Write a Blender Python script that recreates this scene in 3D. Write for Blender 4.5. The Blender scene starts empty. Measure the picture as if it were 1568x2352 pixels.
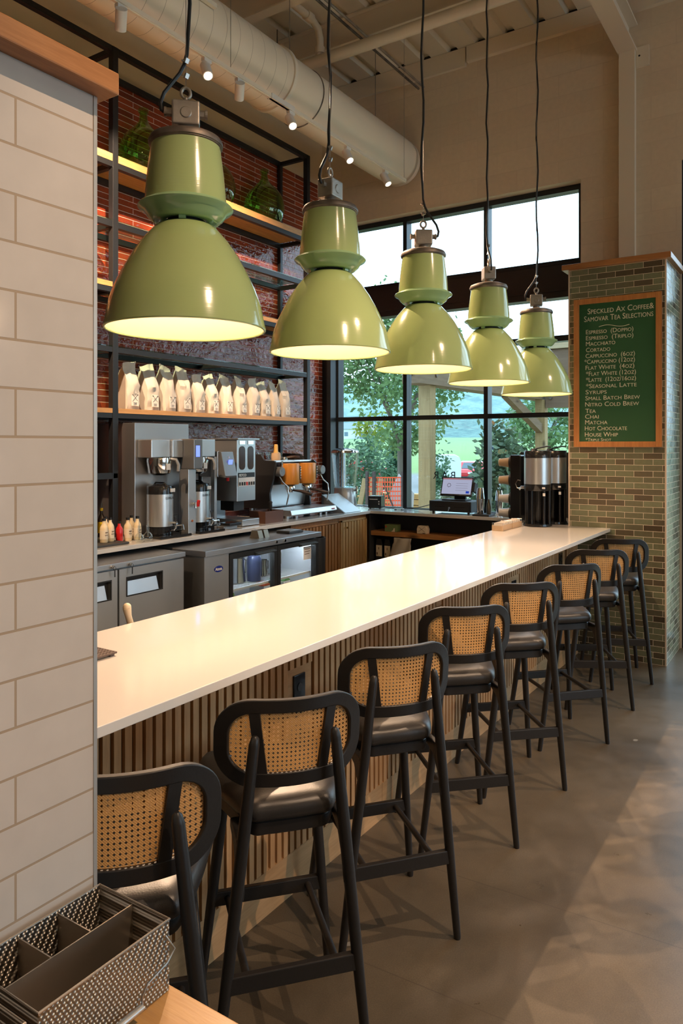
import bpy, bmesh, math, random
from mathutils import Vector, Matrix, Euler, noise
PI = math.pi
SC = bpy.context.scene
COL = SC.collection
random.seed(7)

# ------------------------------------------------------------------ camera
cam_d = bpy.data.cameras.new('camera'); cam = bpy.data.objects.new('camera', cam_d); COL.objects.link(cam)
cam.location = (0, 0, 1.75); cam.rotation_euler = (PI/2, 0, 0.5792)
cam_d.sensor_fit = 'VERTICAL'; cam_d.sensor_height = 36.0; cam_d.sensor_width = 24.0
cam_d.lens = 36.0*1696/2352; cam_d.shift_y = -154/2352
cam_d.clip_start = 0.05; cam_d.clip_end = 600
SC.camera = cam

# ------------------------------------------------------------------ view
SC.view_settings.view_transform = 'Standard'; SC.view_settings.look = 'None'
SC.view_settings.exposure = 0.0; SC.view_settings.gamma = 1.0
SC.view_settings.use_curve_mapping = False
SC.cycles.use_denoising = True
SC.cycles.max_bounces = 10; SC.cycles.diffuse_bounces = 5; SC.cycles.glossy_bounces = 5
SC.cycles.transparent_max_bounces = 24; SC.cycles.transmission_bounces = 8
SC.cycles.sample_clamp_indirect = 6.0
SC.cycles.caustics_reflective = False; SC.cycles.caustics_refractive = False
LAMP = 120.0         # radiance of the pendant bulbs
ROOM_FILL = 330.0         # each added fill spotlight over the room
FILL_GLOBE = 22.0          # radiance of the added fill globes
SKY = 4.2            # overcast sky strength
WARM = (1.0, 0.68, 0.44)

# ------------------------------------------------------------------ world: overcast sky
W = bpy.data.worlds.new('overcast_sky'); SC.world = W; W.use_nodes = True
nt = W.node_tree; nt.nodes.clear()
wo = nt.nodes.new('ShaderNodeOutputWorld'); bg = nt.nodes.new('ShaderNodeBackground')
tc = nt.nodes.new('ShaderNodeTexCoord'); sp = nt.nodes.new('ShaderNodeSeparateXYZ'); cr = nt.nodes.new('ShaderNodeValToRGB')
cr.color_ramp.elements[0].position = 0.0; cr.color_ramp.elements[0].color = (0.60, 0.80, 1.0, 1)
cr.color_ramp.elements[1].position = 0.6; cr.color_ramp.elements[1].color = (0.55, 0.77, 1.0, 1)
nt.links.new(tc.outputs['Generated'], sp.inputs[0]); nt.links.new(sp.outputs['Z'], cr.inputs[0])
nt.links.new(cr.outputs[0], bg.inputs[0]); bg.inputs[1].default_value = SKY
nt.links.new(bg.outputs[0], wo.inputs[0])

def portal(x0, x1, z0, z1, y):
    l = bpy.data.lights.new('window_portal', 'AREA'); l.shape = 'RECTANGLE'; l.size = x1-x0; l.size_y = z1-z0
    l.cycles.is_portal = True
    o = bpy.data.objects.new('window_portal', l); COL.objects.link(o)
    o.location = ((x0+x1)/2, y, (z0+z1)/2); o.rotation_euler = (-PI/2, 0, 0)
def portal_x(y0, y1, z0, z1, x):
    l = bpy.data.lights.new('window_portal', 'AREA'); l.shape = 'RECTANGLE'; l.size = y1-y0; l.size_y = z1-z0; l.cycles.is_portal = True
    o = bpy.data.objects.new('window_portal', l); COL.objects.link(o)
    o.location = (x, (y0+y1)/2, (z0+z1)/2); o.rotation_euler = (PI/2, 0, PI/2)
portal_x(.8, 6.2, .5, 3.9, 8.2)
portal(-4.72, -1.9, 1.07, 4.2, 7.2); portal(-1.0, 2.6, 0.05, 4.2, 7.2)

def spot(loc, aim, energy, angle, blend=0.5, color=WARM, r=0.03, name='track_spot_light'):
    l = bpy.data.lights.new(name, 'SPOT'); l.energy = energy; l.spot_size = math.radians(angle); l.spot_blend = blend
    l.color = color; l.shadow_soft_size = r
    o = bpy.data.objects.new(name, l); COL.objects.link(o); o.location = loc
    o.rotation_euler = (Vector(aim)-Vector(loc)).to_track_quat('-Z', 'Y').to_euler()
    return o
def point(loc, energy, r=0.05, color=WARM, name='lamp_light'):
    l = bpy.data.lights.new(name, 'POINT'); l.energy = energy; l.shadow_soft_size = r; l.color = color
    o = bpy.data.objects.new(name, l); COL.objects.link(o); o.location = loc; return o

# ------------------------------------------------------------------ materials
MATS = {}
class NM:
    """small node helper"""
    def __init__(s, name):
        s.m = bpy.data.materials.new(name); s.m.use_nodes = True; s.t = s.m.node_tree; s.t.nodes.clear()
        s.out = s.n('ShaderNodeOutputMaterial')
    def n(s, t, **k):
        nd = s.t.nodes.new(t)
        for a, b in k.items():
            if a.startswith('i_'): nd.inputs[a[2:].replace('_', ' ')].default_value = b
            else: setattr(nd, a, b)
        return nd
    def l(s, a, b): s.t.links.new(a, b)
    def bsdf(s, col=(.8, .8, .8), rough=.5, metal=0, **k):
        b = s.n('ShaderNodeBsdfPrincipled')
        if col is not None: b.inputs['Base Color'].default_value = (*col, 1)
        b.inputs['Roughness'].default_value = rough; b.inputs['Metallic'].default_value = metal
        for a, v in k.items(): b.inputs[a.replace('_', ' ')].default_value = v
        s.l(b.outputs[0], s.out.inputs[0]); s.b = b; return b
    def coords(s, kind='Object', scale=(1, 1, 1), loc=(0, 0, 0), rot=(0, 0, 0)):
        tc = s.n('ShaderNodeTexCoord'); mp = s.n('ShaderNodeMapping')
        mp.inputs['Scale'].default_value = scale; mp.inputs['Location'].default_value = loc; mp.inputs['Rotation'].default_value = rot
        s.l(tc.outputs[kind], mp.inputs[0]); return mp.outputs[0]
    def geo(s):
        g = s.n('ShaderNodeNewGeometry'); return g.outputs['Position']
    def noise(s, vec, scale=5, detail=4, rough=.5, dist=0):
        n = s.n('ShaderNodeTexNoise'); n.inputs['Scale'].default_value = scale; n.inputs['Detail'].default_value = detail
        n.inputs['Roughness'].default_value = rough; n.inputs['Distortion'].default_value = dist
        if vec is not None: s.l(vec, n.inputs['Vector'])
        return n.outputs['Fac']
    def ramp(s, fac, stops):
        r = s.n('ShaderNodeValToRGB'); e = r.color_ramp.elements
        while len(e) > 1: e.remove(e[0])
        e[0].position = stops[0][0]; e[0].color = (*stops[0][1], 1)
        for p, c in stops[1:]:
            x = e.new(p); x.color = (*c, 1)
        s.l(fac, r.inputs[0]); return r.outputs[0]
    def bump(s, h, strength=.3, dist=.01, normal=None):
        b = s.n('ShaderNodeBump'); b.inputs['Strength'].default_value = strength; b.inputs['Distance'].default_value = dist
        s.l(h, b.inputs['Height'])
        if normal is not None: s.l(normal, b.inputs['Normal'])
        return b.outputs[0]
    def math(s, op, a, b=None, c=None):
        m = s.n('ShaderNodeMath', operation=op)
        for i, v in enumerate((a, b, c)):
            if v is None: continue
            if isinstance(v, (int, float)): m.inputs[i].default_value = v
            else: s.l(v, m.inputs[i])
        return m.outputs[0]
    def mixc(s, fac, a, b, mode='MIX'):
        m = s.n('ShaderNodeMix', data_type='RGBA', blend_type=mode)
        for sock, v in ((m.inputs[0], fac), (m.inputs[6], a), (m.inputs[7], b)):
            if isinstance(v, (int, float)): sock.default_value = v
            elif isinstance(v, tuple): sock.default_value = (*v, 1)
            else: s.l(v, sock)
        return m.outputs[2]

def plain(name, col, rough=.5, metal=0, bump=0, bscale=60, var=0, **k):
    if name in MATS: return MATS[name]
    n = NM(name); b = n.bsdf(col, rough, metal, **k)
    if bump or var:
        v = n.coords()
        f = n.noise(v, bscale, 4)
        if bump: n.l(n.bump(f, bump, .004), b.inputs['Normal'])
        if var:
            f2 = n.noise(v, bscale*.2, 4)
            c = n.ramp(f2, [(.3, tuple(x*(1-var) for x in col)), (.7, tuple(min(1, x*(1+var)) for x in col))])
            n.l(c, b.inputs['Base Color'])
    MATS[name] = n.m; return n.m

def wood(name, c1, c2, axis='Y', scale=1, rough=.45, knots=False):
    """axis: grain direction"""
    if name in MATS: return MATS[name]
    n = NM(name); b = n.bsdf(None, rough)
    s = {'X': (1, 14, 14), 'Y': (14, 1, 14), 'Z': (14, 14, 1)}[axis]
    v = n.coords(scale=tuple(q*scale for q in s))
    f = n.noise(v, 3, 6, .6, .6)
    f2 = n.noise(n.coords(scale=tuple(q*scale*5 for q in s)), 4, 3)
    m = n.math('MULTIPLY_ADD', f2, .25, n.math('MULTIPLY', f, .85))
    c = n.ramp(m, [(.30, c2), (.52, tuple((x+y)/2 for x, y in zip(c1, c2))), (.70, c1)])
    if knots:
        vo = n.n('ShaderNodeTexVoronoi'); vo.inputs['Scale'].default_value = 2.2
        n.l(n.coords(scale={'X': (.6, 1.5, 1.5), 'Y': (1.5, .6, 1.5), 'Z': (1.5, 1.5, .6)}[axis]), vo.inputs['Vector'])
        k = n.ramp(vo.outputs['Distance'], [(.05, (0, 0, 0)), (.13, (1, 1, 1))])
        c = n.mixc(k, tuple(q*.25 for q in c2), c)
    n.l(c, b.inputs['Base Color']); n.l(n.bump(f2, .15, .002), b.inputs['Normal'])
    MATS[name] = n.m; return n.m

def tiles(name, plane, bw, rh, mortar, cols, grout, rough, off=(0, 0), wav=.0, wscale=8, offset=.5, bumpd=.0015, coat=0, stops=None):
    """brick-laid tile; plane 'YZ' or 'XZ'; cols = ramp stops over a per-tile random value"""
    if name in MATS: return MATS[name]
    n = NM(name); b = n.bsdf(None, rough); b.inputs['Coat Weight'].default_value = coat; b.inputs['Coat Roughness'].default_value = .03
    sep = n.n('ShaderNodeSeparateXYZ'); n.l(n.geo(), sep.inputs[0])
    u = sep.outputs['Y' if plane == 'YZ' else 'X']; w = sep.outputs['Z']
    cmb = n.n('ShaderNodeCombineXYZ'); n.l(n.math('SUBTRACT', u, off[0]), cmb.inputs[0]); n.l(n.math('SUBTRACT', w, off[1]), cmb.inputs[1])
    br = n.n('ShaderNodeTexBrick', offset=offset, squash=1.0); br.inputs['Scale'].default_value = 1
    br.inputs['Brick Width'].default_value = bw; br.inputs['Row Height'].default_value = rh; br.inputs['Mortar Size'].default_value = mortar
    br.inputs['Mortar Smooth'].default_value = .1; br.inputs['Bias'].default_value = 0
    br.inputs['Color1'].default_value = (0, 0, 0, 1); br.inputs['Color2'].default_value = (1, 1, 1, 1); br.inputs['Mortar'].default_value = (0, 0, 0, 1)
    n.l(cmb.outputs[0], br.inputs['Vector'])
    base = n.ramp(br.outputs['Color'], cols)
    nz = n.noise(cmb.outputs[0], wscale*3, 4)
    base = n.mixc(n.math('MULTIPLY', nz, .35), base, tuple(.6*x for x in cols[0][1]))
    c = n.mixc(br.outputs['Fac'], base, grout)
    n.l(c, b.inputs['Base Color'])
    n.l(n.mixc(br.outputs['Fac'], (rough,)*3, (.85,)*3), b.inputs['Roughness'])
    h = n.math('SUBTRACT', 1.0, br.outputs['Fac'])
    nrm = n.bump(h, .6, bumpd)
    if wav:
        f = n.noise(cmb.outputs[0], wscale, 3, .55, .3)
        # each tile sits at its own small tilt
        f = n.math('ADD', f, n.math('MULTIPLY', br.outputs['Color'], .6))
        nrm = n.bump(f, wav, .02, nrm)
    n.l(nrm, b.inputs['Normal']); 
    if coat: n.l(n.bump(n.noise(cmb.outputs[0], wscale, 3), wav*.5, .02), b.inputs['Coat Normal'])
    MATS[name] = n.m; return n.m

def clear(name, tint=(1, 1, 1), ior=1.45, rough=.02, gl=1.0):
    """thin clear glass / plastic: tinted see-through body with a fresnel sheen"""
    if name in MATS: return MATS[name]
    n = NM(name); t = n.n('ShaderNodeBsdfTransparent'); t.inputs[0].default_value = (*tint, 1)
    g = n.n('ShaderNodeBsdfGlossy'); g.inputs['Roughness'].default_value = rough; g.inputs['Color'].default_value = (gl, gl, gl, 1)
    lw = n.n('ShaderNodeLayerWeight'); lw.inputs[0].default_value = .5; f0 = ((ior-1)/(ior+1))**2
    f = n.math('MULTIPLY_ADD', n.math('POWER', lw.outputs['Facing'], 4.0), 1-f0, f0)
    m = n.n('ShaderNodeMixShader'); n.l(f, m.inputs[0]); n.l(t.outputs[0], m.inputs[1]); n.l(g.outputs[0], m.inputs[2])
    n.l(m.outputs[0], n.out.inputs[0]); MATS[name] = n.m; return n.m

def emis(name, col, s):
    if name in MATS: return MATS[name]
    n = NM(name); e = n.n('ShaderNodeEmission'); e.inputs[0].default_value = (*col, 1); e.inputs[1].default_value = s
    n.l(e.outputs[0], n.out.inputs[0]); MATS[name] = n.m; return n.m

# walls and structure
M_white_tile = tiles('white_subway_tile', 'YZ', .304, .0781, .0022, [(0, (.62, .57, .52)), (1, (.66, .61, .56))], (.40, .31, .22), .09, off=(.708-.304*6+.152, 1.685-.0781*30+.0781), wav=.03, wscale=5, bumpd=.001)
M_red_tile = tiles('red_glazed_tile', 'YZ', .445, .0488, .0022, [(0, (.17, .032, .018)), (.5, (.27, .048, .020)), (1, (.36, .062, .022))], (.68, .56, .47), .07, off=(6.385-.445*20, 4.675-.0488*110), wav=.5, wscale=14)
M_green_tile = tiles('green_glazed_tile', 'XZ', .1445, .048, .0018, [(0, (.075, .055, .032)), (.18, (.12, .095, .058)), (.35, (.155, .15, .09)), (.7, (.19, .20, .115)), (1, (.22, .235, .14))], (.72, .60, .44), .25, off=(-1.0, .004), wav=.12, wscale=12)
M_green_side = tiles('green_glazed_tile_side', 'YZ', .1445, .048, .0018, [(0, (.10, .075, .045)), (.35, (.22, .215, .135)), (1, (.31, .32, .20))], (.72, .60, .44), .25, off=(0, .004), wav=.2, wscale=12)
M_block = tiles('painted_block_wall', 'XZ', .406, .2032, .004, [(0, (.68, .55, .40)), (1, (.72, .59, .43))], (.63, .51, .37), .62, off=(-1.886, 4.208), bumpd=.003)
M_block_y = tiles('painted_block_wall_side', 'YZ', .406, .2032, .004, [(0, (.68, .55, .40)), (1, (.72, .59, .43))], (.63, .51, .37), .62, off=(0, 4.208), bumpd=.003)
M_cream = plain('cream_wall_paint', (.72, .60, .44), .6, bump=.08, bscale=90)
M_deck = plain('cream_ceiling_paint', (.70, .62, .48), .55, bump=.05, bscale=40)
M_duct = plain('cream_duct_paint', (.80, .72, .60), .38, bump=.03, bscale=12)
def duct_mat():
    n = NM('spiral_duct_paint'); b = n.bsdf(None, .38)
    sep = n.n('ShaderNodeSeparateXYZ'); n.l(n.geo(), sep.inputs[0])
    ang = n.math('ARCTAN2', n.math('SUBTRACT', sep.outputs['Z'], 4.69), n.math('SUBTRACT', sep.outputs['X'], -3.72))
    f = n.math('FRACT', n.math('ADD', n.math('DIVIDE', sep.outputs['Y'], .138), n.math('MULTIPLY', ang, 1/(2*PI))))
    near = n.math('LESS_THAN', sep.outputs['Y'], 4.64)
    ln = n.math('MULTIPLY', n.math('LESS_THAN', f, .022), near)
    n.l(n.mixc(ln, (.80, .70, .56), (.36, .29, .21)), b.inputs['Base Color']); n.l(n.bump(n.noise(n.geo(), 12, 3), .03, .004), b.inputs['Normal']); return n.m
M_spiral = duct_mat()
M_beam = plain('beam_paint', (.72, .62, .48), .5)
M_gap_shade = plain('painted_gap_shade', (.03, .025, .02), .9)  # near-black colour standing in for the shade inside gaps and recesses
M_frame = plain('black_window_aluminium', (.018, .022, .026), .32, .35)
M_steel_black = plain('black_shelf_steel', (.022, .024, .027), .38, .4)
M_glass = clear('window_glass', (.93, .97, .96), 1.42, 0.0)
M_oak = wood('oak_board_y', (.50, .27, .115), (.30, .14, .05), 'Y')
M_oakx = wood('oak_board_x', (.50, .27, .115), (.30, .14, .05), 'X')
M_capy = wood('orange_stained_board_y', (.46, .205, .07), (.28, .105, .028), 'Y', rough=.35)
M_cap = wood('orange_stained_board_x', (.46, .205, .07), (.28, .105, .028), 'X', rough=.35)
M_slat = wood('oak_slat', (.68, .41, .20), (.50, .28, .125), 'Z', 1.2)
M_slat_dark = plain('slat_backing', (.035, .018, .008), .8)
M_base = wood('oak_baseboard', (.62, .38, .19), (.45, .26, .115), 'Y', .8)
M_cabs = wood('cabinet_oak', (.42, .21, .08), (.25, .115, .04), 'Z')
M_brass_slat = wood('pale_oak_slat', (.62, .42, .20), (.45, .27, .11), 'Z')
M_quartz = plain('white_quartz', (.80, .76, .70), .16, Coat_Weight=.6, Coat_Roughness=.06)
M_black = plain('matte_black', (.014, .014, .015), .5)
M_blackg = plain('gloss_black_plastic', (.012, .012, .013), .15)
M_dkpanel = plain('charcoal_panel', (.02, .021, .024), .6, bump=.1)
M_chrome = plain('chrome', (.75, .75, .75), .08, 1)
M_alu = plain('cast_aluminium', (.42, .38, .33), .45, .85, bump=.25, bscale=50, var=.25)
M_zinc = plain('worn_grey_iron', (.17, .14, .115), .5, .7, bump=.3, bscale=60, var=.5)
M_wire = plain('steel_wire', (.4, .38, .35), .35, 1)
M_cord = plain('black_cord', (.012, .012, .012), .45)
M_paper = plain('kraft_white_paper', (.60, .54, .46), .65, bump=.5, bscale=14)
M_white = plain('white_plastic', (.75, .73, .70), .4)
M_tan = plain('tan_wood_box', (.52, .36, .22), .55)
def brushed(name, col, rough, axis):
    n = NM(name); b = n.bsdf(col, rough, .88)
    s = {'X': (2, 90, 90), 'Y': (90, 2, 90), 'Z': (90, 90, 2)}[axis]
    f = n.noise(n.coords(scale=s), 1.5, 3)
    n.l(n.bump(f, .12, .001), b.inputs['Normal'])
    n.l(n.mixc(n.noise(n.coords(), 3, 3), (rough*.8,)*3, (rough*1.3,)*3), b.inputs['Roughness'])
    MATS[name] = n.m; return n.m
M_inox = brushed('brushed_stainless', (.60, .61, .61), .32, 'Z')
M_inoxd = brushed('dark_stainless', (.42, .42, .42), .34, 'Z')
M_inoxw = brushed('worktop_stainless', (.50, .51, .52), .36, 'Y')

def enamel(name, col, rough=.16):
    n = NM(name); b = n.bsdf(None, rough); b.inputs['Coat Weight'].default_value = .5; b.inputs['Coat Roughness'].default_value = .08
    v = n.coords()
    f = n.noise(v, 3, 4); c = n.ramp(f, [(.3, tuple(x*.93 for x in col)), (.7, tuple(x*1.05 for x in col))])
    ch = n.ramp(n.noise(v, 26, 5, .7), [(.735, (0, 0, 0)), (.76, (1, 1, 1))])
    c = n.mixc(ch, c, tuple(x*.6 for x in col))
    n.l(c, b.inputs['Base Color'])
    # fine ring marks of the spun metal
    f2 = n.noise(n.coords(scale=(1, 1, 160)), 1.2, 2)
    n.l(n.bump(f2, .10, .002), b.inputs['Normal']); n.l(n.bump(f2, .10, .002), b.inputs['Coat Normal'])
    MATS[name] = n.m; return n.m
M_lampgreen = enamel('sage_green_enamel', (.37, .46, .19))
M_lampneck = enamel('mint_green_enamel', (.30, .47, .24))
M_lampin = plain('white_enamel', (.62, .51, .34), .35)
M_bulb = emis('lamp_bulb_glow', (1, .70, .48), LAMP)

def concrete():
    n = NM('polished_concrete'); b = n.bsdf(None, .3)
    p = n.geo()
    a = n.noise(p, .8, 8, .62, .4); c = n.noise(p, 5, 8, .7); d = n.noise(p, 220, 3, .6)
    col = n.ramp(a, [(.30, (.060, .048, .034)), (.48, (.100, .081, .057)), (.60, (.135, .109, .076)), (.72, (.18, .146, .103))])
    col = n.mixc(.55, col, n.ramp(c, [(.35, (.45, .44, .42)), (.65, (.62, .60, .57))]), 'OVERLAY')
    col = n.mixc(.4, col, n.ramp(d, [(.40, (.36, .36, .36)), (.62, (.66, .66, .66))]), 'OVERLAY')
    # saw-cut joints (x, y on line, direction)
    sep = n.n('ShaderNodeSeparateXYZ'); n.l(p, sep.inputs[0])
    X, Y = sep.outputs['X'], sep.outputs['Y']
    def line(a_, b_, c_, w):
        dd = n.math('ABSOLUTE', n.math('ADD', n.math('ADD', n.math('MULTIPLY', X, a_), n.math('MULTIPLY', Y, b_)), -c_))
        return n.math('LESS_THAN', dd, w)
    j = n.math('MAXIMUM', line(JA[0], JA[1], JA[2], .0025), line(JB[0], JB[1], JB[2], .0025))
    col = n.mixc(n.math('MULTIPLY', j, .45), col, (.05, .04, .03))
    fl = n.ramp(n.noise(p, 9, 2, .3), [(.79, (0, 0, 0)), (.80, (1, 1, 1))])
    col = n.mixc(n.math('MULTIPLY', fl, .6), col, (.45, .42, .36))
    n.l(col, b.inputs['Base Color'])
    n.l(n.ramp(c, [(.3, (.26,)*3), (.7, (.42,)*3)]), b.inputs['Roughness'])
    n.l(n.bump(d, .05, .001), b.inputs['Normal'])
    return n.m
def line_through(p, q):
    a, b = q[1]-p[1], -(q[0]-p[0]); l = math.hypot(a, b); a /= l; b /= l
    return a, b, a*p[0]+b*p[1]
JA = line_through((-1.19, 2.77), (-.28, 2.80)); JB = line_through((-1.33, 2.13), (-.86, 2.15))
M_floor = concrete()

def cane():
    n = NM('cane_webbing'); b = n.bsdf(None, .5)
    tcn = n.n('ShaderNodeTexCoord'); sep = n.n('ShaderNodeSeparateXYZ'); n.l(tcn.outputs['Object'], sep.inputs[0])
    P = .0122
    def cell(sock, o=0.0):
        f = n.math('FRACT', n.math('ADD', n.math('DIVIDE', sock, P), o)); return n.math('SUBTRACT', f, .5)
    u, v = cell(sep.outputs[0]), cell(sep.outputs[2])
    r = n.math('SQRT', n.math('ADD', n.math('MULTIPLY', u, u), n.math('MULTIPLY', v, v)))
    hole = n.math('LESS_THAN', r, .235)
    # woven strands: pairs of uprights and crossings, plus diagonals
    st = n.math('MAXIMUM', n.math('COSINE', n.math('MULTIPLY', sep.outputs[0], 2*PI*4/P)), n.math('COSINE', n.math('MULTIPLY', sep.outputs[2], 2*PI*4/P)))
    dg = n.math('COSINE', n.math('MULTIPLY', n.math('ADD', sep.outputs[0], sep.outputs[2]), 2*PI*2/P))
    h = n.math('ADD', st, n.math('MULTIPLY', dg, .5))
    col = n.ramp(h, [(.0, (.30, .14, .04)), (.45, (.56, .31, .105)), (1, (.74, .46, .19))])
    n.l(col, b.inputs['Base Color']); n.l(n.bump(h, .5, .0008), b.inputs['Normal'])
    t = n.n('ShaderNodeBsdfTransparent'); m = n.n('ShaderNodeMixShader')
    tr = n.n('ShaderNodeBsdfTranslucent'); n.l(col, tr.inputs[0]); m2 = n.n('ShaderNodeMixShader'); m2.inputs[0].default_value = .25
    n.l(b.outputs[0], m2.inputs[1]); n.l(tr.outputs[0], m2.inputs[2])
    n.l(hole, m.inputs[0]); n.l(m2.outputs[0], m.inputs[1]); n.l(t.outputs[0], m.inputs[2]); n.l(m.outputs[0], n.out.inputs[0])
    return n.m
M_cane = cane()
M_stool = plain('black_stained_wood', (.016, .0145, .014), .42, bump=.12, bscale=90)
M_leather = plain('black_leather', (.030, .028, .027), .36, bump=.10, bscale=260)

# ------------------------------------------------------------------ mesh builder
class MB:
    def __init__(s): s.v = []; s.f = []; s.uv = None
    def add(s, vs, fs):
        o = len(s.v); s.v += [tuple(q) for q in vs]; s.f += [tuple(o+i for i in f) for f in fs]; return s
    def box(s, x0, x1, y0, y1, z0, z1):
        return s.add([(x0, y0, z0), (x1, y0, z0), (x1, y1, z0), (x0, y1, z0), (x0, y0, z1), (x1, y0, z1), (x1, y1, z1), (x0, y1, z1)],
                     [(0, 3, 2, 1), (4, 5, 6, 7), (0, 1, 5, 4), (1, 2, 6, 5), (2, 3, 7, 6), (3, 0, 4, 7)])
    def obox(s, c, size, rot=(0, 0, 0)):
        m = Matrix.Translation(Vector(c)) @ Euler(rot).to_matrix().to_4x4()
        a = MB().box(-size[0]/2, size[0]/2, -size[1]/2, size[1]/2, -size[2]/2, size[2]/2)
        return s.add([m @ Vector(q) for q in a.v], a.f)
    def beam(s, p, q, w, h, up=(0, 0, 1)):
        """rectangular bar from p to q"""
        p, q = Vector(p), Vector(q); d = (q-p).normalized(); u = Vector(up)
        sx = d.cross(u).normalized(); u = sx.cross(d)
        vs = [e + sx*a*w/2 + u*b*h/2 for e in (p, q) for a, b in ((-1, -1), (1, -1), (1, 1), (-1, 1))]
        return s.add(vs, [(0, 1, 2, 3), (7, 6, 5, 4), (0, 4, 5, 1), (1, 5, 6, 2), (2, 6, 7, 3), (3, 7, 4, 0)])
    def cyl(s, p, q, r0, r1=None, n=16, caps=True):
        r1 = r0 if r1 is None else r1
        p, q = Vector(p), Vector(q); d = (q-p).normalized()
        a = d.orthogonal().normalized(); b = d.cross(a)
        vs = [e+(a*math.cos(2*PI*i/n)+b*math.sin(2*PI*i/n))*r for e, r in ((p, r0), (q, r1)) for i in range(n)]
        fs = [(i, (i+1) % n, n+(i+1) % n, n+i) for i in range(n)]
        if caps: fs += [tuple(range(n))[::-1], tuple(range(n, 2*n))]
        return s.add(vs, fs)
    def lathe(s, prof, c=(0, 0, 0), n=32, axis='Z', close=False):
        c = Vector(c); o = len(s.v); k = len(prof)
        for r, z in prof:
            for i in range(n):
                a = 2*PI*i/n; x, y = r*math.cos(a), r*math.sin(a)
                s.v.append(tuple(c+Vector({'Z': (x, y, z), 'X': (z, x, y), 'Y': (y, z, x)}[axis])))
        for j in range(k-1 if not close else k):
            j2 = (j+1) % k
            for i in range(n):
                i2 = (i+1) % n; s.f.append((o+j*n+i, o+j*n+i2, o+j2*n+i2, o+j2*n+i))
        if not close:
            if prof[0][0] > 1e-5: s.f.append(tuple(o+i for i in range(n))[::-1])
            if prof[-1][0] > 1e-5: s.f.append(tuple(o+(k-1)*n+i for i in range(n)))
        return s
    def shell(s, prof, c=(0, 0, 0), n=32):
        return s.lathe(prof, c, n, close=True)
    def tube(s, pts, r, n=8, rr=None, closed=False):
        pts = [Vector(p) for p in pts]; k = len(pts); o = len(s.v); a = None
        for j, p in enumerate(pts):
            if closed: d = (pts[(j+1) % k]-pts[j-1]).normalized()
            else: d = (pts[min(j+1, k-1)]-pts[max(j-1, 0)]).normalized()
            a = d.orthogonal().normalized() if a is None else (a-d*a.dot(d)).normalized()
            b = d.cross(a); R = rr[j] if rr else r
            for i in range(n): s.v.append(tuple(p+(a*math.cos(2*PI*i/n)+b*math.sin(2*PI*i/n))*R))
        for j in range(k if closed else k-1):
            j2 = (j+1) % k
            for i in range(n): i2 = (i+1) % n; s.f.append((o+j*n+i, o+j*n+i2, o+j2*n+i2, o+j2*n+i))
        if not closed: s.f += [tuple(o+i for i in range(n))[::-1], tuple(o+(k-1)*n+i for i in range(n))]
        return s
    def prism(s, poly, axis, a, b):
        """poly: 2D points; axis X -> (y,z), Y -> (x,z), Z -> (x,y)"""
        f = {'X': lambda p, t: (t, p[0], p[1]), 'Y': lambda p, t: (p[0], t, p[1]), 'Z': lambda p, t: (p[0], p[1], t)}[axis]
        n = len(poly); vs = [f(p, a) for p in poly]+[f(p, b) for p in poly]
        return s.add(vs, [tuple(range(n))[::-1], tuple(range(n, 2*n))]+[(i, (i+1) % n, n+(i+1) % n, n+i) for i in range(n)])
    def frame(s, x0, x1, z0, z1, t, y0, y1, plane='XZ'):
        """rectangular ring"""
        def bx(a, b, c, d):
            if plane == 'XZ': s.box(a, b, y0, y1, c, d)
            else: s.box(y0, y1, a, b, c, d)
        bx(x0, x0+t, z0, z1); bx(x1-t, x1, z0, z1); bx(x0+t, x1-t, z0, z0+t); bx(x0+t, x1-t, z1-t, z1); return s
    def sphere(s, c, r, n=12, sq=(1, 1, 1)):
        k = n//2; o = len(s.v)
        prof = [(max(1e-6, r*math.sin(PI*j/k)), -r*math.cos(PI*j/k)) for j in range(k+1)]
        m = MB().lathe(prof, (0, 0, 0), n)
        return s.add([(c[0]+q[0]*sq[0], c[1]+q[1]*sq[1], c[2]+q[2]*sq[2]) for q in m.v], m.f)
    def xf(s, m): s.v = [tuple(m @ Vector(q)) for q in s.v]; return s

def origin(o):
    v = Vector((0, 0, 0))
    while o is not None: v += o.location; o = o.parent
    return v
def obj(name, mb, mat, parent=None, bevel=0, smooth=False, local=False, seg=2, weld=True):
    me = bpy.data.meshes.new(name)
    off = Vector((0, 0, 0)) if (parent is None or local) else origin(parent)
    me.from_pydata([tuple(Vector(q)-off) for q in mb.v], [], mb.f)
    bm = bmesh.new(); bm.from_mesh(me)
    if weld: bmesh.ops.remove_doubles(bm, verts=bm.verts, dist=1e-6)
    bmesh.ops.recalc_face_normals(bm, faces=bm.faces)
    bm.to_mesh(me); bm.free()
    if smooth:
        for p in me.polygons: p.use_smooth = True
        try: me.set_sharp_from_angle(angle=math.radians(38))
        except Exception: pass
    me.materials.append(mat)
    o = bpy.data.objects.new(name, me); COL.objects.link(o)
    if parent: o.parent = parent
    if bevel:
        b = o.modifiers.new('bevel', 'BEVEL'); b.width = bevel; b.segments = seg; b.limit_method = 'ANGLE'; b.angle_limit = math.radians(40)
        b.harden_normals = False
    return o
def tag(o, label=None, cat=None, group=None, kind=None):
    if label: o['label'] = label
    if cat: o['category'] = cat
    if group: o['group'] = group
    if kind: o['kind'] = kind
    return o
def thing(name, label, cat, loc=(0, 0, 0), group=None, rz=0):
    o = bpy.data.objects.new(name, None); COL.objects.link(o); o.location = loc; o.rotation_euler = (0, 0, rz)
    o.empty_display_size = .05
    return tag(o, label, cat, group)
def struct(name, mb, mat, **k): return tag(obj(name, mb, mat, **k), kind='structure')
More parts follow.
